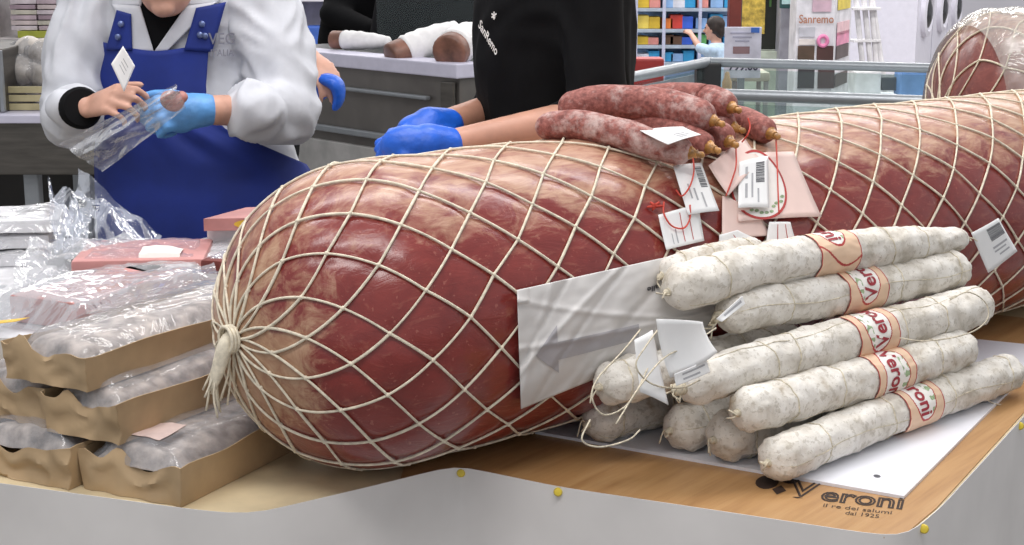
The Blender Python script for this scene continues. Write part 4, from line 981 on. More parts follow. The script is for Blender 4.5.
# ---- other people further back
def simple_person(base, face, h, label, top, topname='shirt', trousers='navy', armR=None, armL=None, sleeve=1.0, hands=True, skin='skin', gloves=None, long=False):
    k = h/1.7; B = V(base); f = V((face[0], face[1], 0)).normalized(); s = V((f.y, -f.x, 0)) # s = the person's left is -s
    t = thing('person', B, label, 'person'); L = lambda a, b, c: B+s*a*k+f*b*k+V((0, 0, c*k)); yaw = math.atan2(s.y, s.x)
    secs = [(.90, .165, .115), (1.02, .150, .105), (1.15, .165, .115), (1.30, .185, .12), (1.40, .165, .10), (1.45, .08, .06)]
    sh = MB(); sh.loft([ring(L(0, 0, z), a*k, b*k, yaw) for z, a, b in secs]); bo = MB(); bo.loft([ring(L(0, 0, z), (a-.02)*k, (b-.02)*k, yaw) for z, a, b in secs])
    hc = L(0, .03, 1.58); ff, ss, R = head_prims(bo, hc, f, .95*k); bo.cap(L(0, 0, 1.36), L(0, .01, 1.52), .055*k, .05*k)
    for sg, arm in ((1, armR), (-1, armL)):
        S0 = L(sg*.175, 0, 1.375)
        if arm is None: E0, W0 = L(sg*.23, -.02, 1.09), L(sg*.22, .06, .86)
        else: E0, W0 = V(arm[0]), V(arm[1])
        bo.cap(S0, E0, .042*k, .036*k); bo.cap(E0, W0, .036*k, .026*k); sh.cap(S0, E0, .058*k, .052*k)
        if sleeve > 0: sh.cap(E0, E0.lerp(W0, sleeve), .052*k, .04*k)
        dd = (W0-E0).normalized(); nn = f if arm is None else V((0, -.4, 1)); nn = nn if abs(nn.normalized().dot(dd)) < .9 else s
        hand(bo, W0, dd if arm is None or len(arm) < 3 else V(arm[2]), nn, sg, .92*k, curl=(25, 30, 22))
    bo.build('body', M[skin], t, remesh=.007, relax=3, angle=180); sh.build(topname, M[top], t, remesh=.012, relax=5, angle=180); face_parts(hc, ff, ss, R, t, .95*k, long=long)
    legs(t, L(-.085, 0, .84), L(.085, 0, .84), L(-.09, 0, 0), L(.09, 0, 0), f, .082*k, trousers, k); return t
wr3 = D(316, 56, 3.62)
simple_person((-.58, 4.02, 0), (.15, -1), 1.66, 'person in a white coat hidden behind the first one, a bare hand showing beside her sleeve', 'coat', 'coat', armR=None, armL=None) if False else None
p3 = simple_person((-.80, 3.92, 0), (.25, -1), 1.62, 'person mostly hidden behind the blue apron, only a bare hand showing past her sleeve', 'charcoal', 'shirt', 'black', armR=(D(268, 64, 3.78), D(308, 56, 3.60), D(336, 80, 3.50)-D(308, 56, 3.60)), sleeve=.5)
gl3 = MB(); gl3.tube(catmull([D(322, 78, 3.53), D(336, 84, 3.52), D(339, 98, 3.52), D(334, 111, 3.52)], 12), [.024, .027, .029, .030, .030, .029, .027, .025, .023, .021, .019, .016, .009], 12, sq=.55)
gl3.tube(catmull([D(318, 80, 3.54), D(320, 90, 3.54), D(326, 97, 3.535)], 8), .014, 10)
gl3.build('rubber_glove', M['glove'], remesh=.005, relax=3, angle=180, label='empty blue rubber glove dangling from the hand beside the white sleeve', cat='glove')
simple_person((-.26, 6.1, 0), (.2, -1), 1.78, 'person in dark clothes standing behind the ham counter, left of the black shirt', 'charcoal', 'jacket', 'navy', armR=None)
simple_person((-.53, 6.45, 0), (.6, -1), 1.72, 'person in black with a bent elbow behind the left half of the ham counter', 'black', 'jacket', 'navy', armR=None, armL=(D(332, 14, 6.3), D(372, 30, 6.2)))
# ------------------------------------------------------------------ the shop around
M['steel'] = mat('brushed steel', (104, 100, 96), .38, .85, var=.12, scale=8, stretch=(1, 1, 8))
M['steelpanel'] = mat('steel panel', (122, 118, 114), .45, .6, var=.12, scale=5)
M['lip'] = mat('counter lip', (206, 204, 222), .4, var=.03)
M['alu'] = mat('aluminium rail', (150, 155, 160), .35, .45, var=.04)
M['glass'] = glass('chest glass', (200, 206, 210), .045)
M['whitewall'] = mat('white laminate', (228, 226, 236), .5, var=.02, scale=3)
M['freezer'] = mat('freezer body', (204, 208, 212), .45, var=.03)
M['darkpost'] = mat('dark post', (30, 29, 31), .5)
M['floor'] = mat('floor tiles', (150, 146, 142), .3, var=.1, scale=2)
M['wallback'] = mat('back wall', (214, 212, 220), .7, var=.04, scale=1)
def cm(name, c, r=.5): 
    if name not in M: M[name] = mat(name, c, r, var=.1, scale=14)
    return M[name]
MB().box((0, 9, -.025), (30, 26, .05)).build('floor', M['floor'], kind='structure', smooth=False)
MB().box((0, 19, 1.9), (30, .1, 3.8)).build('wall_back', M['wallback'], kind='structure', smooth=False)

# ham counter
cr = D(457, 65, 4.50); hz = cr.z; fd = V((-.665, .747, 0)); sd = V((.747, .665, 0)); yaw = math.atan2(-fd.y, -fd.x)
hc_ = thing('ham_counter', V((cr.x, cr.y, 0))+fd*.6+sd*.35, 'stainless steel service counter with hams on top, between the blue apron and the black shirt', 'counter')
R4 = Matrix.Rotation(yaw, 3, 'Z')
def hb(a, b, z, size, m, name, par=hc_, bev=.004): return MB().box(V((cr.x, cr.y, 0))+fd*a+sd*b+V((0, 0, z)), size, bev=bev, rot=R4).build(name, m, par, smooth=False)
hb(.6, .31, (hz-.03)/2+.05, (1.2, .60, hz-.14), M['steelpanel'], 'body'); hb(.6, .045, hz-.018, (1.22, .11, .042), M['lip'], 'counter_lip'); hb(.6, .36, hz-.026, (1.2, .52, .03), cm('welldark', (58, 60, 62), .3), 'worktop'); hb(.02, .36, hz-.018, (.05, .52, .042), M['lip'], 'side_lip')
hb(.58, -.004, hz-.105, (.90, .02, .012), M['alu'], 'handle_rail'); hb(.6, -.003, hz-.24, (1.18, .02, .02), M['alu'], 'trim_strip')
hb(.6, .004, hz-.62, (1.14, .02, .68), cm('lowpanel', (172, 170, 168), .4), 'lower_panel'); hb(.04, -.002, hz-.17, (.06, .012, .24), M['steel'], 'corner_panel')
hb(.6, .60, hz+.085, (1.16, .008, .17), M['glass'], 'glass_guard', bev=0)
hb(.6, .60, hz+.175, (1.18, .016, .012), M['alu'], 'glass_edge', bev=0)
M['ham'] = mat('dry ham', (124, 86, 72), .45, var=.3, scale=22); M['hamwrap'] = mat('white ham wrap', (236, 234, 234), .6, var=.05, bump=.3, bscale=20)
def ham(p, dirv, L, r, label, tip=True):
    t = thing('ham', p-V((0, 0, r)), label, 'ham', 'hams on the steel counter'); d = dirv.normalized(); 
    MB().tube(catmull([p-d*L*.5, p-d*L*.46, p-d*L*.2, p+d*L*.1, p+d*L*.3, p+d*L*.5], 18), [r*q for q in (.25, .6, .85, .97, 1, 1, .98, .94, .88, .80, .72, .64, .58, .52, .48, .44, .42, .40, .2)], 20).build('meat', M['ham'], t, angle=180)
    a = p-d*L*.24; mb = MB(); mb.tube(catmull([a-d*L*.05, a+d*L*.2, p+d*L*.34, p+d*L*.52], 16), [r*q*(1+.05*math.sin(i*2.3)) for i, q in enumerate((1.0, 1.06, 1.06, 1.05, 1.05, 1.04, 1.0, .95, .9, .84, .78, .7, .64, .6, .56, .54, .3))], 20)
    mb.build('paper_wrap', M['hamwrap'], t, angle=180)
cp = lambda a, b, z: V((cr.x, cr.y, hz))+fd*a+sd*b+V((0, 0, z))
ham(D(424, 43, 4.82), V((.75, .45, .32)), .25, .046, 'white wrapped ham leaning in the middle of the steel counter')
ham(D(462, 42, 4.66), V((.35, .8, .25)), .20, .054, 'ham with a brown cut end at the right end of the steel counter')
ham(cp(.66, .14, .034), V((.6, -.3, 0)), .22, .030, 'small white wrapped ham at the left of the steel counter, near the bare hand')

# steel table and crate at the far left
lt = thing('steel_table', D(0, 200, 4.6)*1, 'grey steel work table in the left background behind the white sleeve', 'table'); lt.location.z = 0
tz = D(20, 115, 4.6).z; tx0, tx1 = -1.95, -1.20
MB().box(((tx0+tx1)/2, 4.92, tz-.012), (tx1-tx0, .66, .024), bev=.003).build('tabletop', M['lip'], lt, smooth=False)
MB().box(((tx0+tx1)/2, 4.62, tz-.10), (tx1-tx0-.03, .03, .16), bev=.003).build('apron_panel', M['steel'], lt, smooth=False)
MB().box(((tx0+tx1)/2, 5.2, tz-.10), (tx1-tx0-.03, .03, .16), bev=.003).build('apron_panel', M['steel'], lt, smooth=False)
for x in (D(33, 180, 4.66).x, tx0+.1):
    for y in (4.66, 5.18): MB().box((x, y, (tz-.024)/2), (.045, .045, tz-.026), bev=.004).build('leg', M['alu'], lt, smooth=False)
MB().box(((tx0+tx1)/2, 5.22, (tz-.19)/2+.02), (tx1-tx0-.04, .02, tz-.24), bev=.002).build('under_table_shade', cm('lowdark', (46, 43, 41)), lt, smooth=False)  # dark sheet added to stand in for the shade under the table
MB().box((D(20, 1, 4.9).x-.1, 4.9, .25), (.6, .5, .03), bev=.003).build('undershelf', M['lowdark'], lt, smooth=False)
cx0 = D(0, 80, 4.75).x
scb = thing('steel_cabinet', V((cx0-.12, 4.85, tz)), 'tall grey steel cabinet side on the work table at the left edge', 'cabinet')
ch = D(0, 48, 4.7).z-tz
MB().box((cx0-.12, 4.88, tz+ch/2), (.31, .4, ch), bev=.006).build('body', M['steel'], scb, smooth=False); MB().box((cx0+.034, 4.66, tz+ch/2), (.012, .02, ch*.96), bev=.002).build('edge_strip', M['alu'], scb, smooth=False)
M['crate'] = cm('crate', (176, 166, 128)); M['palefood'] = mat('bagged bread', (206, 198, 190), .5, var=.25, scale=20)
ct = thing('crate', V((D(34, 100, 4.85).x, 4.85, tz)), 'pale yellow crate on the steel work table, bags heaped above it', 'crate')
ccx = D(34, 100, 4.85).x
for dx, dy, sx, sy in ((0, -.13, .26, .012), (0, .13, .26, .012), (-.13, 0, .012, .26), (.13, 0, .012, .26)):
    m_ = MB()
    for k in range(3): m_.box((ccx+dx, 4.85+dy, tz+.012+.026*k), (sx, sy, .020), bev=.002)
    m_.build('slat_side', M['crate'], ct, smooth=False)
rg = random.Random(11)
for k, (x, y, r_) in enumerate([(24, 70, .06), (36, 80, .06), (46, 72, .06), (30, 56, .055), (44, 56, .05)]):
    c = D(x, y, 4.85+.03*(k % 2)); mb = MB(); mb.ell(c, (r_*1.15, r_, r_*.85), rot=Euler((.3*k, .5*k, 0)).to_matrix())
    t = thing('bagged_bread', c-V((0, 0, r_)), ['bagged pale loaf low on the left of the heap above the crate', 'bagged pale loaf in the middle of the heap above the crate', 'bagged pale loaf touching the white sleeve above the crate', 'bagged pale loaf at the top left of the heap above the crate', 'bagged pale loaf at the top right of the heap above the crate'][k], 'bread', 'bagged loaves above the crate'); mb.build('loaf', M['palefood'], t, angle=180)
    f_ = MB(); f_.ell(c, (r_*1.25, r_*1.1, r_*.98), nu=26, nv=18); f_.v = [v+V((nz(v*30), nz(v*30+V((5, 5, 5))), nz(v*30+V((9, 1, 1)))))*.012 for v in f_.v]; f_.build('bag', M['film'], t, angle=180)
# shelf with flat boxes, left background
sh_ = thing('shelf_unit', V((-2.25, 7.2, 0)), 'shelf unit stacked with flat boxes at the top left, behind the white sleeve', 'shelf')
s0, s1 = D(-6, 30, 7.0).x, D(86, 30, 7.0).x; zs = D(30, 38, 7.0).z
for z in (.10, .55, zs-.012, 1.62): MB().box(((s0+s1)/2, 7.2, z), (s1-s0, .45, .024), bev=.002).build('shelf_board', cm('shelfboard', (196, 190, 190)), sh_, smooth=False)
for x in (s0-.015, s1+.015): MB().box((x, 7.2, .82), (.03, .46, 1.64), bev=.002).build('upright', cm('shelfboard', (196, 190, 190)), sh_, smooth=False)
cols = [(226, 214, 220), (222, 206, 206), (206, 186, 196), (216, 210, 196), (178, 156, 168)]
names = ['left', 'middle', 'right']
z = zs+.022
MB().box((D(42, 33, 7).x, 7.15, z-.006), (.22, .3, .030), bev=.002).build('flat_box', cm('limebox', (176, 182, 70)), label='lime green flat box at the bottom of the stack on the top left shelf', cat='box', smooth=False, group='flat boxes on the shelf')
bt = z+.010
for c in range(3):
    x = D((23, 50, 72)[c], 20, 7).x
    for k in range(6):
        MB().box((x, 7.15, bt+.0115+.0232*k), (.115 if c < 2 else .09, .28, .019), rz=.03*math.sin(k*3+c), bev=.002).build('flat_box', cm('fb%d' % ((k+c*2) % 5), cols[(k+c*2) % 5]), label='%s flat box of the %s column on the top left shelf' % (['lowest', 'second', 'third', 'fourth', 'fifth', 'topmost'][k], names[c]), cat='box', group='flat boxes on the shelf', smooth=False)
MB().box((D(3, 30, 6.6).x, 6.6, zs+.05), (.07, .12, .22), bev=.01).build('carton', cm('olive carton', (178, 172, 128)), label='olive yellow carton at the top left edge beside the flat boxes', cat='box', smooth=False) if False else None

# white shelf between the white sleeve and the dark jackets
ws = thing('white_shelf', V((-1.05, 8.2, 0)), 'white shelf with goods between the white sleeve and the dark jackets', 'shelf')
x0, x1 = D(276, 20, 8).x, D(352, 20, 8).x
MB().box(((x0+x1)/2, 8.38, .9), (x1-x0, .03, 1.8), bev=.003).build('back_panel', cm('shelfback', (206, 206, 222)), ws, smooth=False)
for z in (.1, .5, .95, 1.22, 1.6): MB().box(((x0+x1)/2, 8.2, z), (x1-x0, .36, .025), bev=.003).build('shelf_board', M['whitewall'], ws, smooth=False)
for x in (x0, x1): MB().box((x, 8.2, .9), (.03, .38, 1.8), bev=.003).build('upright', M['whitewall'], ws, smooth=False)
for k, (x, y, w, h, c, t) in enumerate([(292, 20, .08, .20, (186, 190, 222), 'pale lilac box on the white shelf nearest the white sleeve'), (310, 18, .09, .22, (214, 216, 230), 'whitish box in the middle of the white shelf'), (322, 10, .045, .15, (176, 78, 52), 'rust red upright box on the white shelf'), (334, 14, .06, .18, (224, 196, 160), 'cream box at the right of the white shelf')]):
    MB().box((D(x, y, 8.1).x, 8.12, 1.2325+h/2+.001), (w, .16, h), bev=.004).build('goods_box', cm('goods%d' % k, c), label=t, cat='box', group='goods on the white shelf', smooth=False)
gb = D(318, 36, 8.1); MB().box((gb.x, 8.1, .9625+.06+.001), (.11, .14, .12), bev=.01).build('goods_box', cm('bluegoods', (70, 110, 200)), label='blue box on the lower white shelf beside the bare hand', cat='box', group='goods on the white shelf', smooth=False)

# chest freezer with rails
fz = 1.08
BL, BR, LF = P(708, 62, fz), P(930, 68, fz), P(655, 72.5, fz)
bd_ = (BR-BL).normalized(); ld_ = (LF-BL).normalized(); FM = P(790, 97, fz)
den = ld_.x*bd_.y-ld_.y*bd_.x; k_ = ((FM-BL).x*bd_.y-(FM-BL).y*bd_.x)/den
FL = BL+ld_*k_; LEN = 1.5; BRr = BL+bd_*LEN; FRr = FL+bd_*LEN
fzz = thing('chest_freezer', V(((BL+FRr)/2).to_tuple()).xy.to_3d(), 'open chest freezer with aluminium rails and glass sides, behind the mortadella at right', 'freezer')
def bar(a, b, w, h, z, m, name):
    d = b-a
    if w > .02: return MB().tube([a-d.normalized()*w/2+V((0, 0, z-fz)), a+V((0, 0, z-fz)), b+V((0, 0, z-fz)), b+d.normalized()*w/2+V((0, 0, z-fz))], h/2, 20).build(name, m, fzz, smooth=True, angle=50)
    return MB().box((a+b)/2+V((0, 0, z-fz)), (d.length+w, w, h), rz=math.atan2(d.y, d.x)).build(name, m, fzz, smooth=False)
bar(BL, BRr, .05, .034, fz, M['alu'], 'back_rail'); bar(FL, FRr, .05, .034, fz, M['alu'], 'front_rail'); bar(BL, FL, .05, .034, fz, M['alu'], 'side_rail'); bar(BRr, FRr, .05, .034, fz, M['alu'], 'side_rail')
for a, b in ((BL, BRr), (FL, FRr), (BL, FL), (BRr, FRr)): bar(a, b, .008, .19, fz-.12, M['glass'], 'glass_side')
ins = .0
MB().prism([(v.x, v.y) for v in (FL, FRr, BRr, BL)], .06, fz-.21).build('body', M['freezer'], fzz, smooth=False)
for q in (BL, FL, FRr, BRr): MB().box(q+V((0, 0, -.11)), (.088, .08, .215), bev=.006).build('corner_post', M['darkpost'], fzz, smooth=False)
lbl = BL.lerp(FL, .45); MB().box(BL.lerp(FL, .40)+V((-.012, -.012, -.09)), ((FL-BL).length*.6, .006, .11), rz=math.atan2(ld_.y, ld_.x)).build('sticker_strip', cm('stickerstrip', (150, 150, 160)), fzz, smooth=False)
rp = D(645, 72, 6.2); MB().box((rp.x-.03, 6.3, rp.z/2), (.22, .12, rp.z+.10), bev=.01).build('red_crate', cm('redpanel', (170, 52, 50)), label='dark red crate right behind the black shirt, left of the freezer', cat='crate', smooth=False)

# price sign on a stool behind the freezer
py = 6.6
a, b = D(725, 27, py), D(760, 78, py); stz = D(750, 92, 6.75).z
so = thing('stool', V((D(750, 80, 6.75).x, 6.85, 0)), 'beige stool seen through the freezer glass under the price sign', 'stool')
sx_ = D(750, 80, 6.75).x; szz = D(750, 72, 6.75).z
MB().box((sx_, 6.85, szz-.02), (.17, .24, .04), bev=.012).build('seat', cm('stoolseat', (202, 196, 176)), so)
for dx in (-.07, .07):
    for dy in (-.1, .1): MB().box((sx_+dx, 6.85+dy, (szz-.04)/2), (.02, .02, szz-.04), bev=.003).build('leg', cm('stoolleg', (170, 168, 166)), so, smooth=False)
sg = thing('price_sign', V(((a.x+b.x)/2, py, 0)), 'white price sign with a blue corner and 799.00, standing behind the freezer rail', 'sign')
MB().box(((a.x+b.x)/2, py, (a.z+b.z)/2), (b.x-a.x, .012, a.z-b.z), bev=.002).build('board', cm('signwhite', (222, 222, 236)), sg, smooth=False)
MB().box(((a.x+b.x)/2, py+.03, b.z/2), (.03, .03, b.z), bev=.003).build('post', M['alu'], sg, smooth=False); MB().box(((a.x+b.x)/2, py+.02, .012), (.22, .2, .024), bev=.004).build('foot', M['alu'], sg, smooth=False)
MB().box((D(755, 30, py).x, py-.008, D(755, 30, py).z), (.035, .004, .022)).build('blue_corner', cm('signblue', (70, 120, 210)), sg, smooth=False)
MB().box((D(741, 50, py).x, py-.008, D(741, 50, py).z), (.07, .004, .03)).build('photo', cm('signphoto', (150, 120, 124)), sg, smooth=False)
for k, y in enumerate((33, 37, 41)): MB().box((D(742, y, py).x, py-.008, D(742, y, py).z), (.10-.02*k, .004, .006)).build('small_print', cm('signgrey', (176, 176, 196)), sg, smooth=False)
vs, fs = text_mesh('799.00', .046, .0012); tx = MB(); q = D(743, 70, py); tx.add([V((q.x+v.x, py-.009, q.z+v.y)) for v in vs], fs); tx.build('price_lettering', cm('signink', (60, 64, 84)), sg, smooth=False, label='dark figures 799.00')
q = D(727, 82, 6.3); MB().tube([V((q.x, 6.3, z)) for z in (q.z-.06, q.z-.055, q.z+.0, q.z+.018, q.z+.035, q.z+.042)], [.016, .020, .020, .012, .010, .004], 16).build('bottle', cm('tanbottle', (200, 168, 130)), label='small tan bottle seen through the freezer glass left of the stool', cat='bottle')
MB().box((q.x, 6.34, (q.z-.062)/2), (.12, .14, q.z-.062), bev=.006).build('carton', cm('greycarton', (150, 150, 156)), label='grey carton under the tan bottle behind the freezer', cat='box', smooth=False)

# toy shelf with coloured goods
TY = 10.5
x0, x1 = D(628, 20, TY).x, D(742, 20, TY).x
tu_ = thing('toy_shelf', V(((x0+x1)/2, TY+.2, 0)), 'bright shop shelf full of coloured boxes right of the black shirt', 'shelf')
MB().box(((x0+x1)/2, TY+.42, 1.0), (x1-x0, .03, 2.0), bev=.003).build('back_panel', cm('toyback', (176, 206, 240)), tu_, smooth=False)
zsh = [D(650, y, TY).z for y in (62, 45, 29, 8, -14)]
for z in zsh: MB().box(((x0+x1)/2, TY+.2, z-.012), (x1-x0, .42, .022), bev=.003).build('shelf_board', cm('toyshelf', (170, 184, 200)), tu_, smooth=False)
for x in (636, 664, 700, 740): MB().box((D(x, 20, TY).x, TY+.0, 1.0), (.022, .022, 2.0), bev=.003).build('upright', cm('toypost', (196, 200, 226)), tu_, smooth=False)
pal = [(226, 190, 60), (236, 210, 96), (150, 190, 236), (66, 110, 226), (238, 132, 60), (214, 70, 60), (110, 80, 60), (60, 170, 226), (120, 200, 120), (232, 232, 240), (240, 160, 150)]
pn = ['yellow', 'pale yellow', 'sky blue', 'royal blue', 'orange', 'red', 'brown', 'cyan', 'green', 'white', 'salmon']
lay = {0: [(644, 9), (655, 7), (669, 7), (678, 2), (690, 7), (704, 2), (717, 9), (730, 3)], 1: [(643, 0), (654, 10), (669, 6), (677, 6), (688, 3), (702, 8), (716, 2), (730, 7)], 2: [(643, 1), (655, 0), (668, 4), (677, 5), (688, 3), (702, 2), (717, 7), (729, 2)], 3: [(643, 0), (655, 10), (668, 2), (679, 9), (690, 7), (703, 10), (717, 2), (730, 7)]}
rown = ['bottom', 'second', 'third', 'top']
for r_, items in lay.items():
    hmax = zsh[r_+1]-zsh[r_]-.03
    for k, (x, c) in enumerate(items):
        h = hmax*(.62+.33*((k*37+r_*13) % 10)/10); w = .074 if k % 3 else .084
        MB().box((D(x, 30, TY).x, TY+.12, zsh[r_]+h/2), (w, .16, h), bev=.004).build('toy_box', cm('toy%d' % c, pal[c]), label='%s box, %s from left on the %s row of the bright toy shelf' % (pn[c], ['first', 'second', 'third', 'fourth', 'fifth', 'sixth', 'seventh', 'eighth'][k], rown[r_]), cat='toy box', group='goods on the toy shelf', smooth=False)
ky = 9.6; kb = D(718, 0, ky)
simple_person((kb.x, ky, 0), (-.9, .35), 1.06, 'dark-haired child in a pale blue shirt reaching to the toy shelf', 'paleblue', armL=(D(700, 48, 9.55), D(691, 34, 9.7)), sleeve=0) if M.setdefault('paleblue', mat('pale blue shirt', (190, 214, 240), .8)) else None

# brown column, yellow poster stand, pillar
b0 = D(736, 0, 9.9); MB().box((b0.x, 9.95, 1.0), (.08, .10, 2.0), bev=.008).build('brown_post', cm('brownpost', (104, 42, 34)), label='dark red-brown post left of the yellow poster', cat='post', smooth=False)
ps = thing('poster_stand', V((D(760, 0, 8.8).x, 8.85, 0)), 'dark display stand with a yellow poster behind the price sign', 'display stand')
pxa, pxb = D(744, 0, 8.8).x, D(780, 0, 8.8).x; zl = D(760, 50, 8.8).z
MB().box(((pxa+pxb)/2, 8.86, (zl+1.9)/2), (pxb-pxa, .06, 1.9-zl), bev=.004).build('dark_panel', cm('darkpanel', (34, 38, 32)), ps, smooth=False)
MB().box(((pxa+pxb)/2, 8.84, zl/2), (pxb-pxa, .16, zl-.01), bev=.004).build('base', cm('standbase', (196, 206, 190)), ps, smooth=False)
ya, yb = D(743, 0, 8.8).x, D(766, 0, 8.8).x
MB().grid(lambda u, v: V((ya+(yb-ya)*u, 8.818, 1.85+(D(750, 34, 8.8).z-1.85)*v)), 8, 8).build('yellow_poster', mat('yellow poster', (222, 184, 84), .5, var=.35, scale=30), ps, smooth=False, thick=.004)
MB().box((D(771, 0, 8.8).x, 8.82, 1.45), (.012, .01, .6)).build('green_strip', cm('greenstrip', (70, 110, 60)), ps, smooth=False)
tvp = D(789, 0, 8.6); tv = thing('small_screen', V((tvp.x, 8.6, tvp.z)), 'small teal framed screen above the grey pillar', 'screen')
MB().box((tvp.x, 8.6, tvp.z+.02), (.10, .03, .13), bev=.006).build('frame', cm('tealframe', (40, 84, 84)), tv, smooth=False); MB().box((tvp.x-.004, 8.583, tvp.z+.028), (.075, .004, .10)).build('screen', cm('screenpale', (190, 226, 226)), tv, smooth=False)
q0, q1 = D(779, 40, 8.7).x, D(798, 40, 8.7).x
MB().box(((q0+q1)/2, 8.75, .69), (q1-q0, .14, 1.38), bev=.006).build('grey_pillar', cm('greypillar', (166, 166, 176)), label='grey pillar left of the leaflet display', cat='pillar', smooth=False)

# leaflet display with the shop sign
sy = 8.3
a, b = D(797, 0, sy).x, D(835, 0, sy).x; sr = thing('leaflet_display', V(((a+b)/2, sy+.1, 0)), 'white leaflet display with Sanremo lettering, a pink ring and dark photos', 'display stand')
c_ = D(852, 0, sy+.45); 
MB().prism([(a, sy), (b, sy), (c_.x, sy+.45), (c_.x-.15, sy+.5), (a, sy+.2)], 0, 1.95).build('body', cm('displaywhite', (222, 220, 226)), sr, smooth=False)
def onf(x, y, w, h, m, name, dz=0): p = D(x, y, sy-.004-dz); return MB().box((p.x, sy-.004-dz, p.z), (w, .005, h)).build(name, m, sr, smooth=False)
for x, y, c in ((806, 53, (84, 66, 52)), (825, 53, (76, 48, 44)), (806, 78, (60, 58, 62)), (826, 78, (74, 58, 58))): onf(x, y, .088, .075 if y < 60 else .11, cm('ph%d%d' % (x, y), c), 'dark_photo')
onf(807, 32, .085, .05, cm('leaf1', (196, 196, 204)), 'leaflet'); onf(807, 42, .085, .03, cm('leaf2', (216, 208, 204)), 'leaflet'); onf(822, 4, .10, .08, cm('leaf3', (206, 176, 190)), 'leaflet')
p = D(823, 41, sy-.006); MB().tube([p+V((.024*math.cos(t), 0, .026*math.sin(t))) for t in [2*PI*i/24 for i in range(24)]], .010, 8, closed=True).build('pink_ring', cm('pinkring', (226, 134, 178)), sr)
vs, fs = text_mesh('Sanremo', .062, .0008); mx = max(v.x for v in vs); p = D(816, 23, sy); tx = MB(); tx.add([V((p.x+v.x/mx*.092, sy-.008, p.z+v.y)) for v in vs], fs); tx.build('lettering', cm('signbrown', (176, 122, 96)), sr, smooth=False, label='brown word Sanremo')
sdv = V((c_.x-b, .45, 0))
for z_, c, nm in ((D(840, 4, sy).z, (226, 204, 90), 'yellow_leaflet'), (D(840, 30, sy).z, (226, 190, 196), 'pink_leaflet'), (D(840, 40, sy).z, (226, 150, 180), 'pink_leaflet'), (D(840, 54, sy).z, (96, 84, 84), 'dark_photo'), (D(840, 82, sy).z, (90, 80, 78), 'dark_photo')):
    p0 = V((b, sy, 0))+sdv*.15+V((.004, -.004, 0)); p1 = V((b, sy, 0))+sdv*.85+V((.004, -.004, 0)); h = .035
    MB().add([p0+V((0, 0, z_-h)), p1+V((0, 0, z_-h)), p1+V((0, 0, z_+h)), p0+V((0, 0, z_+h))], [(0, 1, 2, 3)]).build(nm, cm(nm+str(c[2]), c), sr, smooth=False, thick=.003)
# white slatted rack leaning
rk_ = thing('slatted_rack', V((D(868, 0, 8.9).x, 9.0, 0)), 'white slatted rack between the leaflet display and the washing machines', 'rack')
def qd(x, y, Y): return D(x, y, Y)
for x0_, x1_ in ((853, 862), (861, 870), (869, 876), (868, 881)):
    a = qd(x0_, -30, 9.0); b = qd(x1_, 60, 8.9); d = (b-a).normalized(); b = a+d*((0.01-a.z)/d.z); MB().tube([a, b], .016, 8).build('slat', cm('rackwhite', (216, 214, 216)), rk_)
for y in (9, 41): MB().box((qd(866, y, 8.9).x, 8.95, qd(866, y, 8.9).z), (.16, .12, .014), rz=0.1, bev=.002).build('shelf_board', cm('rackwhite2', (232, 230, 232)), rk_, smooth=False)
# boxes by the freezer
for x, y, w, h, Y, c, t in [(868, 84, .13, .12, 7.6, (222, 222, 222), 'white box seen over the front rail of the freezer'), (892, 84, .10, .065, 7.6, (70, 74, 80), 'dark grey box right of the white box behind the freezer'), (914, 84, .12, .12, 7.5, (112, 156, 214), 'blue box beside the wrapped end of the second mortadella')]:
    p = D(x, y, Y); MB().box((p.x, Y+.08, p.z), (w, .15, h), bev=.006).build('storage_box', cm('bx%d' % x, c), label=t, cat='box', smooth=False)
lbz = D(890, 84, 7.6).z-.062; MB().box((D(890, 84, 7.6).x, 7.66, lbz/2), (.46, .4, lbz-.002), bev=.006).build('low_cabinet', M['whitewall'], label='low white cabinet carrying the boxes behind the freezer', cat='cabinet', smooth=False)
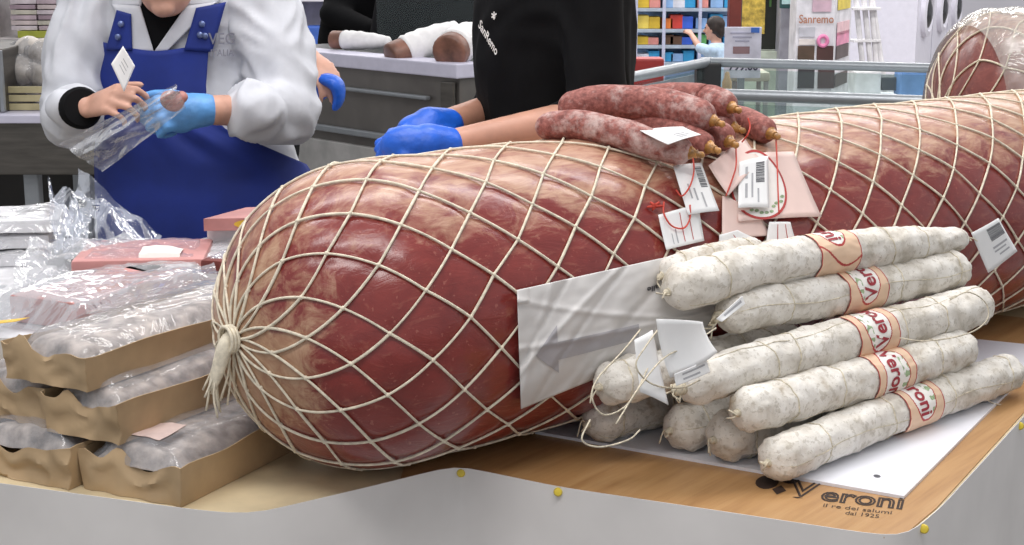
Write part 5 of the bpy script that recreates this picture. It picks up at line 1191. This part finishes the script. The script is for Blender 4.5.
# washing machines in a row, seen from the side
wx, wy = D(918, 0, 11.2).x, 11.2
wd_ = V((.42, .907, 0)); 
M['machine'] = mat('machine white', (226, 224, 236), .4, var=.02); M['porthole'] = mat('dark porthole', (44, 46, 50), .12, var=.2)
plz = D(930, 68, 11.5).z
for k in range(3):
    o_ = V((wx, wy, 0))+wd_*(.66*k); t = thing('washing_machine', o_+V((-.2, .3, 0)), ['white washing machine nearest the freezer, its side and oval-looking door in view', 'second white washing machine of the row, only its dark door in view', 'third white washing machine of the row, behind the second mortadella'][k], 'washing machine', 'washing machines in a row')
    nx = V((.907, -.42, 0)); a = o_; b = o_+wd_*.62; back_ = -nx*.58
    MB().prism([((a).x, a.y), (b.x, b.y), (b+back_).xy.to_tuple(), (a+back_).xy.to_tuple()], .62, 1.70).build('body', M['machine'], t, smooth=False)
    MB().prism([((a).x, a.y), (b.x, b.y), (b+back_).xy.to_tuple(), (a+back_).xy.to_tuple()], .0, .615).build('plinth', M['whitewall'], t, smooth=False)
    cz = D(928, 14, 11.35).z; cc = a+wd_*.30+V((0, 0, cz))
    cir = lambda r_, h: [cc+wd_*r_*math.cos(q)+V((0, 0, r_*math.sin(q)))+nx*h for q in [2*PI*i/32 for i in range(32)]]
    MB().loft([cir(.175, 0), cir(.17, .03), cir(.135, .04), cir(.125, .02)]).build('door_rim', M['machine'], t, angle=50)
    MB().loft([cir(.124, .012), cir(.10, .035), cir(.05, .05), cir(.01, .052)]).build('door_glass', M['porthole'], t, angle=180)
    MB().box(a+wd_*.31+nx*.003+V((0, 0, 1.62)), (.58, .006, .10), rz=math.atan2(wd_.y, wd_.x)).build('control_panel', cm('panelgrey', (196, 196, 206)), t, smooth=False)

# ------------------------------------------------------------------ light
W = bpy.data.worlds.new('World'); S.world = W; W.use_nodes = True; bg = W.node_tree.nodes['Background']
bg.inputs['Color'].default_value = (.95, .965, 1.0, 1); bg.inputs['Strength'].default_value = .62
def area(name, loc, size, power, color=(1, .97, .95), tgt=None):
    l = bpy.data.lights.new(name, 'AREA'); l.shape = 'RECTANGLE'; l.size, l.size_y = size; l.energy = power; l.color = color
    o = bpy.data.objects.new(name, l); COL.objects.link(o); o.location = loc
    o.rotation_euler = ((V(tgt)-V(loc)).to_track_quat('-Z', 'Y').to_euler() if tgt else (0, 0, 0)); return o
area('ceiling_or_fill_lamp', (-.6, 2.4, 3.3), (2.4, .35), 38); area('ceiling_or_fill_lamp', (1.0, 3.2, 3.3), (2.4, .35), 38); area('ceiling_or_fill_lamp', (-.4, .5, 3.3), (2.4, .35), 44)
area('ceiling_or_fill_lamp', (-1, 6.8, 3.4), (3, .5), 55); area('ceiling_or_fill_lamp', (2.4, 7, 3.4), (3, .5), 80); area('ceiling_or_fill_lamp', (1.8, 8.9, 3.4), (3, .5), 60); area('ceiling_or_fill_lamp', (5.2, 9.5, 3.4), (.6, 5), 110); area('ceiling_or_fill_lamp', (3, 15, 3.4), (6, .6), 130); area('ceiling_or_fill_lamp', (1.2, 11.6, 3.4), (3, .6), 90); area('ceiling_or_fill_lamp', (-2, 11, 3.4), (4, .6), 110)  # includes fill lamps added to brighten the washing machines, toy shelf and back wall
vs_ = S.view_settings; S.display_settings.display_device = 'sRGB'; vs_.view_transform = 'Standard'; vs_.look = 'None'; vs_.gamma = 1; vs_.exposure = -0.12; vs_.use_curve_mapping = False
